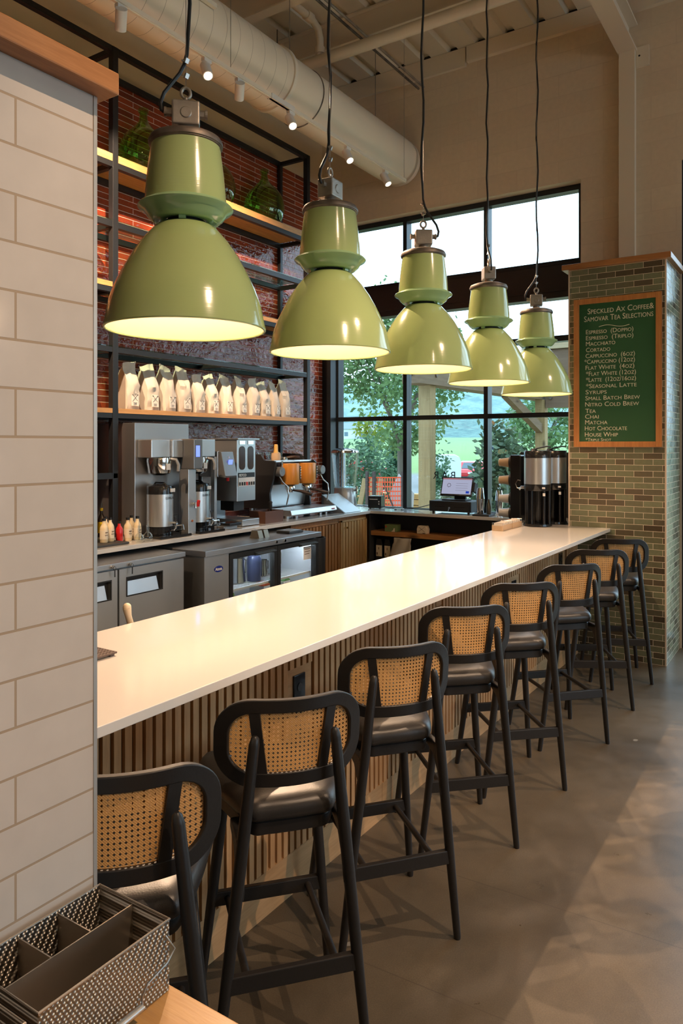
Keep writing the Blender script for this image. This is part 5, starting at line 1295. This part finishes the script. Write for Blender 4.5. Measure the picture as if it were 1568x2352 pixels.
# ================================================================== MENU BOARD
t = thing('menu_board', 'green menu board in an oak frame on the green tiled pillar', 'menu board', (-1.42, 6.27, 2.35))
YB = 6.281
bp = obj('board_panel', MB().box(-1.722, -1.108, YB-.012, YB, 1.768, 2.93), plain('green_chalkboard', (.012, .085, .028), .5), t)
frm = MB(); frm.frame(-1.764, -1.075, 1.733, 2.966, .045, YB-.024, YB, 'XZ')
obj('oak_frame', frm, wood('menu_frame_wood', (.52, .22, .06), (.36, .13, .035), 'Z', 1.2, .4, True), t, bevel=.002, weld=False)
lines = [('Speckled Ax Coffee&', -1.652, 2.838, .066, .518), ('Samovar Tea Selections', -1.680, 2.776, .066, .541),
 ('Espresso  (Doppio)', -1.665, 2.672, .052, 0), ('Espresso  (Triplo)', -1.665, 2.622, .052, 0), ('Macchiato', -1.665, 2.574, .052, 0), ('Cortado', -1.665, 2.523, .052, 0),
 ('Cappuccino  (6oz)', -1.668, 2.473, .052, 0), ('*Cappuccino (12oz)', -1.678, 2.425, .052, 0), ('Flat White  (4oz)', -1.668, 2.375, .052, 0), ('*Flat White (12oz)', -1.665, 2.324, .052, 0),
 ('*Latte  (12oz/16oz)', -1.665, 2.274, .052, 0), ('*Seasonal Latte', -1.665, 2.222, .052, 0), ('Syrups', -1.668, 2.172, .052, 0), ('Small Batch Brew', -1.670, 2.122, .052, 0),
 ('Nitro Cold Brew', -1.672, 2.070, .052, 0), ('Tea', -1.670, 2.016, .052, 0), ('Chai', -1.672, 1.969, .052, 0), ('Matcha', -1.672, 1.921, .052, 0), ('Hot Chocolate', -1.674, 1.871, .052, 0),
 ('House Whip', -1.674, 1.820, .052, 0), ('*Triple Shot', -1.668, 1.782, .036, 0)]
wid = {2: .375, 3: .375, 4: .235, 5: .195, 6: .39, 7: .40, 8: .385, 9: .395, 10: .395, 11: .40, 12: .17, 13: .43, 14: .425, 15: .085, 16: .11, 17: .18, 18: .335, 19: .265, 20: .205}
tx = MB()
for i, (s_, x, z, size, w) in enumerate(lines):
    m = text_mb(s_, size, .0006, caps=True, spacing=1.0)
    xs = [v[0] for v in m.v]; cur = max(xs)-min(xs); w = w or wid.get(i) or cur
    k = w/cur if cur else 1
    m.xf(Matrix.Translation((x, YB-.0126, z)) @ Euler((PI/2, 0, 0)).to_matrix().to_4x4() @ Matrix.Diagonal((k, 1, 1, 1)) @ Matrix.Translation((-min(xs), 0, 0)))
    tx.add(m.v, m.f)
sw = [(-1.56+.24*i/24, YB-.0132, 2.726+.010*math.sin(i/24*2*PI)) for i in range(25)]
tx.tube(sw, .0022, 6)
obj('chalk_lettering', tx, plain('cream_chalk', (.72, .66, .50), .7), bp, weld=False)

# ================================================================== FOREGROUND: ledge and wire-handled caddies
t = thing('condiment_counter', 'honey wood counter top in the lower left corner against the white tiled wall', 'counter', (-.8, 0, 0))
obj('wood_top', MB().box(-1.0885, -.42, -1.2, .872, .812, .8525), wood('maple_top', (.66, .37, .13), (.50, .25, .075), 'X', .6, .32), t, bevel=.002)
obj('cabinet_body', MB().box(-1.0885, -.50, -1.15, .80, 0, .812), M_cabs, t)
M_ham = NM('hammered_tin'); bs = M_ham.bsdf((.46, .42, .37), .36, .9)
g_ = M_ham.geo(); sp_ = M_ham.n('ShaderNodeSeparateXYZ'); M_ham.l(g_, sp_.inputs[0])
a_ = M_ham.math('ADD', M_ham.math('MULTIPLY', sp_.outputs['Y'], 420.0), M_ham.math('MULTIPLY', sp_.outputs['Z'], -260.0))
b_ = M_ham.math('ADD', M_ham.math('MULTIPLY', sp_.outputs['Y'], 500.0), M_ham.math('MULTIPLY', sp_.outputs['Z'], 800.0))
h_ = M_ham.math('MULTIPLY', M_ham.math('COSINE', a_), M_ham.math('MULTIPLY_ADD', M_ham.math('COSINE', b_), .3, .7))
M_ham.l(M_ham.bump(h_, 1.0, .004), bs.inputs['Normal']); M_ham = M_ham.m
M_tin = brushed('flat_tin', (.45, .40, .34), .34, 'Z')
def tin_caddy(y0, y1, lab):
    t = thing('tin_caddy', lab, 'caddy', (-.99, (y0+y1)/2, .8525), 'hammered tin caddies on the wood counter')
    x0, x1, z0, z1 = -1.076, -.902, .8535, .970; w = .0022
    obj('tin_wall', MB().box(x1-w, x1, y0, y1, z0, z1), M_ham, t, bevel=.001); obj('tin_wall', MB().box(x0, x0+w, y0, y1, z0, z1), M_ham, t)
    obj('tin_wall', MB().box(x0+w, x1-w, y1-w, y1, z0, z1), M_ham, t); obj('tin_wall', MB().box(x0+w, x1-w, y0, y0+w, z0, z1), M_ham, t)
    obj('tin_bottom', MB().box(x0+w, x1-w, y0+w, y1-w, z0, z0+w), M_tin, t)
    rm = MB().tube([(x0, y0, z1), (x1, y0, z1), (x1, y1, z1), (x0, y1, z1)], .0022, 8, closed=True)
    obj('rolled_rim', rm, M_tin, t, weld=False)
    xm = x0+(x1-x0)*.50
    obj('divider', MB().box(xm-.001, xm+.001, y0+w, y1-w, z0+w, z1-.004), M_tin, t)
    for q in (.36, .66): yy = y1-(y1-y0)*q; obj('divider', MB().box(x0+w, xm-.001, yy-.001, yy+.001, z0+w, z1-.004), M_tin, t)
    h = [(x1+.003, y1-.012, z1-.020), (x1+.016, y1-.004, z1-.040), (x1+.018, y1-.022, z1-.052), (x1+.015, y1-.060, z1-.064), (x1+.014, y1-.070, z1-.078), (x1+.016, y1-.072, z1-.093)]
    mid = [(x1+.016, y1-.072-i*(y1-y0-.144)/4, z1-.093) for i in range(5)]
    h2 = [(p[0], y0+y1-p[1], p[2]) for p in h[::-1]]
    hw_ = obj('wire_handle', MB().tube(h+mid[1:-1]+h2, .0019, 8), M_wire, t, smooth=True)
    obj('handle_grip', MB().cyl(mid[0], mid[-1], .0055, n=14), M_inox, hw_, smooth=True)
tin_caddy(.620, .862, 'hammered tin caddy with dividers and wire handle, at the far edge of the counter')
tin_caddy(.355, .600, 'second hammered tin caddy, cut by the lower left corner of the photo')

# ================================================================== OUTDOORS
def ghz(d):
    P = [(0, -.12), (16, -.12), (26, -.4), (40, -.8), (60, -.8), (90, .0), (140, 1.6), (200, 3.4), (300, 5.5), (460, 8)]
    for (a, x), (b, y) in zip(P, P[1:]):
        if d <= b: return x+(y-x)*(d-a)/(b-a)
    return 8
g = MB(); nx, ny = 40, 60
for j in range(ny+1):
    y = YW+.3+(j/ny)**2.2*420
    for i in range(nx+1):
        u = i/nx*2-1; x = -8+u*abs(u)**.5*300 if False else -60+u*(60+y*.9)
        d = -.5474*x+.8369*y; g.v.append((x, y, ghz(max(0, d))+(.15*noise.noise(Vector((x*.05, y*.05, 0))) if d > 20 else 0)))
for j in range(ny):
    for i in range(nx): a = j*(nx+1)+i; g.f.append((a, a+1, a+nx+2, a+nx+1))
n = NM('outdoor_ground'); b = n.bsdf(None, .9); p = n.geo(); sep = n.n('ShaderNodeSeparateXYZ'); n.l(p, sep.inputs[0])
dd = n.math('ADD', n.math('MULTIPLY', sep.outputs['X'], -.5474), n.math('MULTIPLY', sep.outputs['Y'], .8369))
nz = n.noise(p, .25, 5)
dd = n.math('ADD', dd, n.math('MULTIPLY', n.math('SUBTRACT', nz, .5), 6.0))
c = n.ramp(n.math('DIVIDE', dd, 200.0), [(.0, (.30, .24, .14)), (.065, (.38, .30, .15)), (.10, (.33, .28, .13)), (.14, (.16, .20, .07)), (.20, (.20, .20, .19)), (.30, (.20, .20, .19)), (.33, (.17, .27, .07)), (.6, (.22, .34, .11)), (1, (.20, .32, .14))])
c = n.mixc(.4, c, n.ramp(n.noise(p, 1.5, 5), [(.3, (.4, .4, .4)), (.7, (.6, .6, .6))]), 'OVERLAY'); n.l(c, b.inputs['Base Color'])
tag(obj('outdoor_ground', g, n.m, smooth=True), kind='structure')

def foliage_mat(name, c1, c2, c3=None, tr=.35):
    n = NM(name); b = n.bsdf(None, .6); v = n.geo()
    st = [(.30, c1), (.62, c2)]+([(.70, c3)] if c3 else [])
    c = n.ramp(n.noise(v, 5.3, 5, .7), st); n.l(c, b.inputs['Base Color'])
    t_ = n.n('ShaderNodeBsdfTranslucent'); n.l(c, t_.inputs[0]); m = n.n('ShaderNodeMixShader'); m.inputs[0].default_value = tr
    n.l(b.outputs[0], m.inputs[1]); n.l(t_.outputs[0], m.inputs[2]); n.l(m.outputs[0], n.out.inputs[0]); return n.m
M_bark = plain('grey_bark', (.13, .11, .09), .9, bump=.6, bscale=20)
def leaves(cen, rad, n, size, seed, clumps=24, droop=.5):
    rnd = random.Random(seed); mb = MB(); cl_ = []
    for k in range(clumps):
        while True:
            p = Vector((rnd.uniform(-1, 1), rnd.uniform(-1, 1), rnd.uniform(-1, 1)))
            if .25 < p.length < 1: break
        cl_.append(p)
    for k in range(n):
        c = rnd.choice(cl_); p = Vector((c.x+rnd.gauss(0, .17), c.y+rnd.gauss(0, .17), c.z+rnd.gauss(0, .13)))
        if p.length > 1.2: continue
        q = Vector((cen[0]+p.x*rad[0], cen[1]+p.y*rad[1], cen[2]+p.z*rad[2]))
        d = Vector((rnd.gauss(0, 1), rnd.gauss(0, 1), rnd.gauss(0, .6)-droop)).normalized(); s_ = size*rnd.uniform(.6, 1.3)
        a = d.orthogonal(); a.rotate(Matrix.Rotation(rnd.uniform(0, 6.3), 3, d)); a.normalize(); w = s_*.28
        m_ = q+d*s_*.5
        mb.add([q, m_+a*w, q+d*s_, m_-a*w], [(0, 1, 2, 3)])
    return mb
def tree(name, lab, cat, base, fork, cen, rad, n, size, mat, seed, tr=.055, group='trees outside the window', clumps=26, droop=.5):
    t = thing(name, lab, cat, base, group)
    b, f, c = Vector(base), Vector(fork), Vector(cen); rnd = random.Random(seed)
    tk = MB().tube([b, b.lerp(f, .5)+Vector((.01, .01, 0)), f], tr, 12, rr=[tr*1.15, tr, tr*.9])
    for k in range(6):
        a = 2*PI*k/6+rnd.random(); e = c+Vector((math.cos(a)*rad[0]*.65, math.sin(a)*rad[1]*.65, rad[2]*rnd.uniform(-.2, .8)))
        tk.tube([f, f.lerp(e, .4)+Vector((0, 0, .1)), e], tr, 8, rr=[tr*.6, tr*.4, tr*.12])
    obj('trunk', tk, M_bark, t, smooth=True, weld=False)
    o = obj('crown', leaves(cen, rad, n, size, seed, clumps, droop), mat, t, weld=False); tag(o, kind='stuff')
    return t
MF1 = foliage_mat('zelkova_leaf', (.07, .15, .06), (.18, .30, .11)); MF2 = foliage_mat('yellow_green_leaf', (.12, .22, .03), (.30, .34, .04), (.45, .38, .03))
MF3 = foliage_mat('dark_shrub_leaf', (.05, .12, .07), (.13, .24, .13)); MF4 = foliage_mat('magnolia_leaf', (.07, .13, .08), (.16, .23, .13), (.45, .18, .05), .15)
MF5 = foliage_mat('pale_shrub_leaf', (.14, .18, .11), (.26, .26, .16), (.34, .22, .18))
tree('leafy_tree', 'broad green street tree just outside, crown across the left panes', 'tree', (-6.75, 12.35, -.12), (-6.75, 12.35, 1.75), (-6.85, 12.45, 3.25), (1.35, 1.35, 1.45), 9000, .11, MF1, 3, .06, clumps=46)
tree('young_tree', 'thin young tree with yellow-green leaves left of the street tree', 'tree', (-11.25, 18.95, -.2), (-11.25, 18.95, 1.6), (-11.25, 18.95, 2.1), (.50, .50, .9), 460, .15, MF2, 5, .022, clumps=14)
tree('leafy_tree', 'rounded green tree far behind the second timber post', 'tree', (-9.6, 29.7, -.5), (-9.6, 29.7, 1.4), (-9.6, 29.7, 2.6), (1.5, 1.5, 1.3), 3000, .2, MF1, 8, .07, clumps=40)
def shrub(name, lab, cen, rad, n, size, mat, seed, clumps=24, droop=-.2):
    t = thing(name, lab, 'shrub', (cen[0], cen[1], cen[2]-rad[2]), 'shrubs outside the window')
    o = obj('leaves', leaves(cen, rad, n, size, seed, clumps, droop), mat, t, weld=False); tag(o, kind='stuff')
    obj('stem', MB().cyl((cen[0], cen[1], -.15), (cen[0], cen[1], cen[2]+rad[2]*.3), .02, .01, 8), M_bark, t)
shrub('round_shrub', 'dense dark green shrub behind the clear drink dispenser', (-8.95, 14.6, .85), (.75, .75, 1.0), 3800, .11, MF3, 11, 40)
shrub('columnar_evergreen', 'narrow dark evergreen standing left of the tree trunk', (-12.2, 21.9, .65), (.27, .27, 1.15), 2400, .13, foliage_mat('evergreen_leaf', (.02, .07, .04), (.05, .13, .07)), 12, 40, -.9)
shrub('magnolia_shrub', 'tall magnolia with rusty leaves beyond the cup dispenser', (-3.95, 10.3, 1.0), (.42, .42, 1.15), 2600, .13, MF4, 13, 44)
shrub('blue_green_shrub', 'blue-green shrub half hidden behind the first timber post', (-7.6, 16.0, .8), (.35, .35, 1.0), 1600, .10, MF3, 14, 24)
shrub('low_shrub', 'low pinkish grey-green shrub behind the till screen', (-5.5, 12.0, .55), (.34, .34, .40), 1500, .07, MF5, 15, 30)
shrub('ornamental_grass', 'tuft of yellowish grass right of the till screen', (-4.95, 11.3, .45), (.28, .28, .36), 1300, .12, foliage_mat('grass_tuft', (.28, .26, .10), (.42, .38, .18)), 16, 30, -1.2)

# timber pergola outside
M_post = wood('raw_timber_z', (.34, .24, .11), (.22, .14, .055), 'Z', .5, .75, True); M_postx = wood('raw_timber_x', (.16, .10, .06), (.10, .06, .035), 'X', .5, .75, True); M_posty = wood('raw_timber_y', (.19, .125, .07), (.12, .075, .04), 'Y', .5, .75, True)
t = thing('timber_pergola', 'raw timber pergola with square posts and bolted beams outside the window', 'pergola', (-4.8, 11.8, -.12))
for x0, y0, w in ((-4.97, 9.65, .19), (-4.66, 13.92, .19)): obj('post', MB().box(x0, x0+w, y0, y0+w, -.12, 2.62), M_post, t, bevel=.006)
obj('long_beam', MB().add([(-5.02, 9.25, 2.62), (-4.74, 9.25, 2.62), (-4.40, 16.2, 2.62), (-4.72, 16.2, 2.62), (-5.02, 9.25, 2.90), (-4.74, 9.25, 2.90), (-4.40, 16.2, 2.90), (-4.72, 16.2, 2.90)], [(0, 3, 2, 1), (4, 5, 6, 7), (0, 1, 5, 4), (1, 2, 6, 5), (2, 3, 7, 6), (3, 0, 4, 7)]), M_posty, t)
obj('cross_beam', MB().box(-5.10, -2.4, 9.62, 9.87, 2.90, 3.08), M_posty, t) if False else None
obj('fascia_board', MB().box(-4.45, -1.0, 13.9, 14.1, 2.46, 3.0).box(-4.45, -1.0, 13.9, 14.1, 3.01, 3.56), M_postx, t, weld=False)
obj('fascia_board', MB().box(-4.9, -1.0, 13.84, 14.1, 3.57, 3.78), wood('pale_fascia', (.40, .31, .19), (.30, .22, .12), 'X', .4, .7), t)
for x, z in ((-4.35, 2.65), (-4.35, 2.90), (-3.6, 2.75), (-2.8, 2.65)): obj('bolt', MB().cyl((x, 13.9, z), (x, 13.87, z), .035, n=12), M_zinc, t)
for y in (9.72, 14.0): obj('bolt', MB().cyl((-4.74+.05*(y-9.25)/7, y, 2.76), (-4.70+.05*(y-9.25)/7, y, 2.76), .03, n=12), M_zinc, t)
obj('bolt', MB().cyl((-4.88, 9.25, 2.76), (-4.88, 9.22, 2.76), .035, n=12), M_zinc, t)
obj('knee_brace', MB().beam((-4.57, 13.95, 2.05), (-4.68, 12.4, 2.66), .12, .16), M_posty, t)
# safety fence
M_or = plain('orange_net', (.85, .10, .03), .5)
t = thing('safety_fence', 'orange plastic safety netting on dark stakes outside, left of the mullion', 'fence', (-6.0, 10.4, -.12))
FA, FB = Vector((-6.22, 10.27, 0)), Vector((-5.74, 10.60, 0))
for p in (FA, FA+Vector((.10, .05, 0)), FB): obj('stake', MB().box(p.x-.022, p.x+.022, p.y-.022, p.y+.022, -.12, 1.32), plain('dark_stake', (.06, .04, .035), .8), t)
nm = MB()
for k in range(15): p = FA.lerp(FB, k/14); nm.box(p.x-.006, p.x+.006, p.y-.003, p.y+.003, 0, 1.22)
for z in range(17):
    zz = .02+z*.075; nm.beam(FA+Vector((0, 0, zz)), FB+Vector((0, 0, zz)), .004, .020)
nm.box(0, 0, 0, 0, 0, 0) if False else None
no = obj('orange_netting', nm, M_or, t, weld=False)
obj('diagonal_strut', MB().beam((-6.02, 10.42, 1.16), (-5.80, 10.55, .55), .02, .02), MATS['dark_stake'], t)
t = thing('plywood_sheet', 'pale grey board leaning behind the orange netting', 'board', (-5.9, 10.9, .5))
obj('sheet', MB().add([(-6.02, 10.72, .15), (-5.76, 10.90, .15), (-5.72, 10.94, .95), (-5.93, 10.80, 1.27), (-6.05, 10.72, .95)]+[(a, b+.02, c) for a, b, c in ((-6.02, 10.72, .15), (-5.76, 10.90, .15), (-5.72, 10.94, .95), (-5.93, 10.80, 1.27), (-6.05, 10.72, .95))], [(0, 1, 2, 3, 4), (9, 8, 7, 6, 5)]+[(i, (i+1) % 5, 5+(i+1) % 5, 5+i) for i in range(5)]), plain('pale_ply', (.50, .50, .52), .7), t)
obj('sheet_prop', MB().box(-5.92, -5.88, 10.9, 10.94, -.12, .6), M_post, t)
for i in range(5):
    z = -.12+.14*i; o = obj('lumber_board', MB().box(-10.6+.1*(i % 2), -8.2+.1*(i % 2), 15.9, 16.2, z+.16*0+.0, z+.12), wood('orange_lumber', (.70, .40, .15), (.50, .25, .08), 'X', .5, .7))
    tag(o, 'orange-brown lumber stacked on the ground beyond the orange netting', 'lumber', 'stacked lumber outside')
for i in range(3):
    o = obj('leaning_plank', MB().beam((-6.75+.16*i, 10.6, -.10), (-6.55+.16*i, 10.75, 1.18), .09, .025, (0, 1, 0)), M_post); tag(o, 'pale planks leaning together left of the orange netting', 'plank', 'leaning planks outside')

# house, cars, trailer
t = thing('farm_house', 'white gabled house on the hill across the meadow', 'house', (-106, 170, 3.2))
hm = Matrix.Translation((-105.5, 170, 3.2)) @ Matrix.Rotation(math.radians(33), 4, 'Z')
obj('house_wall', MB().box(-6, 5, -3, 3, 0, 2.8).xf(hm), plain('house_white', (.62, .64, .66), .7), t)
obj('roof', MB().prism([(-3.4, 2.8), (3.4, 2.8), (0, 4.6)], 'X', -6.4, 5.4).xf(hm), plain('slate_roof', (.22, .27, .33), .8), t)
obj('porch', MB().box(-.5, 4, -5, -3, 0, 2.5).xf(hm), MATS['house_white'], t); obj('porch_roof', MB().prism([(-.9, 2.5), (4.4, 2.5), (1.75, 3.9)], 'Y', -5.3, -2).xf(hm), plain('gable_white', (.75, .74, .70), .7), t)
obj('porch_opening', MB().box(0, 3.5, -5.05, -5.0, .2, 2.1).xf(hm), plain('dim_opening', (.14, .20, .26), .8), t); obj('house_window', MB().box(-4, -3, -3.04, -3.0, .9, 2.0).xf(hm), MATS['dim_opening'], t)
M_red = plain('red_car_paint', (.62, .02, .02), .2, Coat_Weight=1.0)
def make_car(lab):
    t = thing('parked_car', lab, 'car', (0, 0, 0), 'red cars in the car park')
    prof = [(-2.05, .35), (-2.08, .75), (-1.95, .95), (-1.75, 1.02), (-1.35, 1.45), (-.2, 1.50), (.7, 1.02), (1.9, .86), (2.1, .6), (2.1, .35)]
    obj('car_body', MB().prism([(a, b) for a, b in prof], 'X', -.86, .86), M_red, t, bevel=.08, local=True)
    obj('bumper', MB().box(-.84, .84, -2.12, -1.95, .25, .52), M_kick, t, bevel=.03, local=True)
    obj('rear_window', MB().add([(-.66, -1.77, 1.03), (.66, -1.77, 1.03), (.55, -1.40, 1.40), (-.55, -1.40, 1.40), (-.66, -1.73, 1.0), (.66, -1.73, 1.0), (.55, -1.36, 1.37), (-.55, -1.36, 1.37)], [(0, 1, 2, 3), (7, 6, 5, 4), (0, 4, 5, 1), (1, 5, 6, 2), (2, 6, 7, 3), (3, 7, 4, 0)]), plain('tinted_glass', (.10, .14, .16), .08), t, local=True)
    obj('number_plate', MB().box(-.2, .2, -2.10, -2.07, .68, .80), M_white, t, local=True)
    for sx in (-1, 1):
        obj('tail_light', MB().box(sx*.83-.1, sx*.83+.04, -2.06, -1.85, .78, .98), plain('tail_red', (.35, .01, .01), .2), t, local=True)
        for y in (-1.25, 1.3): obj('wheel', MB().cyl((sx*.72, y, .32), (sx*.88, y, .32), .32, n=20), plain('tyre', (.02, .02, .02), .8), t, local=True)
        obj('side_window', MB().prism([(-1.2, 1.04), (-1.05, 1.36), (-.3, 1.42), (.4, 1.04)], 'X', sx*.862-.01, sx*.862+.01), MATS['tinted_glass'], t, local=True)
    return t
c1 = make_car('red hatchback seen from behind in the car park, right of the white trailer'); c1.location = (-19.9, 46.9, -.82); c1.rotation_euler.z = math.radians(17)
dup(c1, (-26.6, 44.6, -.82), math.radians(-60), 'second red car far left, pale through the glass behind the netting')
t = thing('white_trailer', 'white enclosed trailer with rounded top right of the first timber post', 'trailer', (-19.3, 41.2, -.8))
tm = Matrix.Translation((-19.45, 41.3, -.8)) @ Matrix.Rotation(math.radians(25), 4, 'Z')
obj('trailer_body', MB().prism([(-.95, .25), (.95, .25), (.95, 1.55), (.85, 1.82), (.6, 1.95), (-.6, 1.95), (-.85, 1.82), (-.95, 1.55)], 'Y', -1.8, 1.8).xf(tm), plain('trailer_white', (.55, .62, .60), .4), t)
obj('trailer_wheel', MB().cyl((.8, 0, .28), (.97, 0, .28), .28, n=20).xf(tm), MATS['tyre'], t); obj('trailer_wheel', MB().cyl((-.8, 0, .28), (-.97, 0, .28), .28, n=20).xf(tm), MATS['tyre'], t)
t = thing('parking_sign', 'small teal sign on a post above the red hatchback', 'sign', (-22, 58, -.8)); sx_, sy_ = -22.9, 56.6
obj('sign_post', MB().box(sx_-.04, sx_+.04, sy_-.04, sy_+.04, -.9, .9), M_zinc, t); obj('sign_panel', MB().box(sx_-.35, sx_+.35, sy_-.08, sy_-.04, .95, 1.3), plain('teal_sign', (.05, .22, .20), .5), t)

# wooded ridges far away: aerial haze painted into the woodland colour
def ridge(name, dist, top, base, amp, mat, seed, step=.9, lo=-150, hi=230):
    F_, R_ = Vector((-.5474, .8369, 0)), Vector((.8369, .5474, 0)); mb = MB(); nx = 190; nz = 16
    for j in range(nz+1):
        q = j/nz
        for i in range(nx+1):
            u = lo+(hi-lo)*i/nx; n1 = noise.fractal(Vector((u*.012, seed, 0)), 1, 2, 3)
            h = base+(top+n1*amp-base)*q; k = noise.fractal(Vector((u*.11, h*.22, seed)), .7, 2.1, 5)*amp*.35
            p = F_*(dist+q*dist*.25+k*2)+R_*u; mb.v.append((p.x, p.y, h+k*(.5 if q > 0 else 0)))
    for j in range(nz):
        for i in range(nx): a = j*(nx+1)+i; mb.f.append((a, a+1, a+nx+2, a+nx+1))
    o = obj(name, mb, mat, smooth=True); return o
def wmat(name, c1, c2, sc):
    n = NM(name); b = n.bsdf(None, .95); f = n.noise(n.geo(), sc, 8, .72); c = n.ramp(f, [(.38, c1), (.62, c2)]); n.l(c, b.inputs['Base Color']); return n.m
o = ridge('wooded_hillside', 300, 36, 3, 7, wmat('haze_tinted_woodland', (.14, .24, .24), (.25, .37, .34), .12), 4.2); tag(o, 'pale blue-green wooded hillside filling the horizon', 'hillside', kind='stuff')
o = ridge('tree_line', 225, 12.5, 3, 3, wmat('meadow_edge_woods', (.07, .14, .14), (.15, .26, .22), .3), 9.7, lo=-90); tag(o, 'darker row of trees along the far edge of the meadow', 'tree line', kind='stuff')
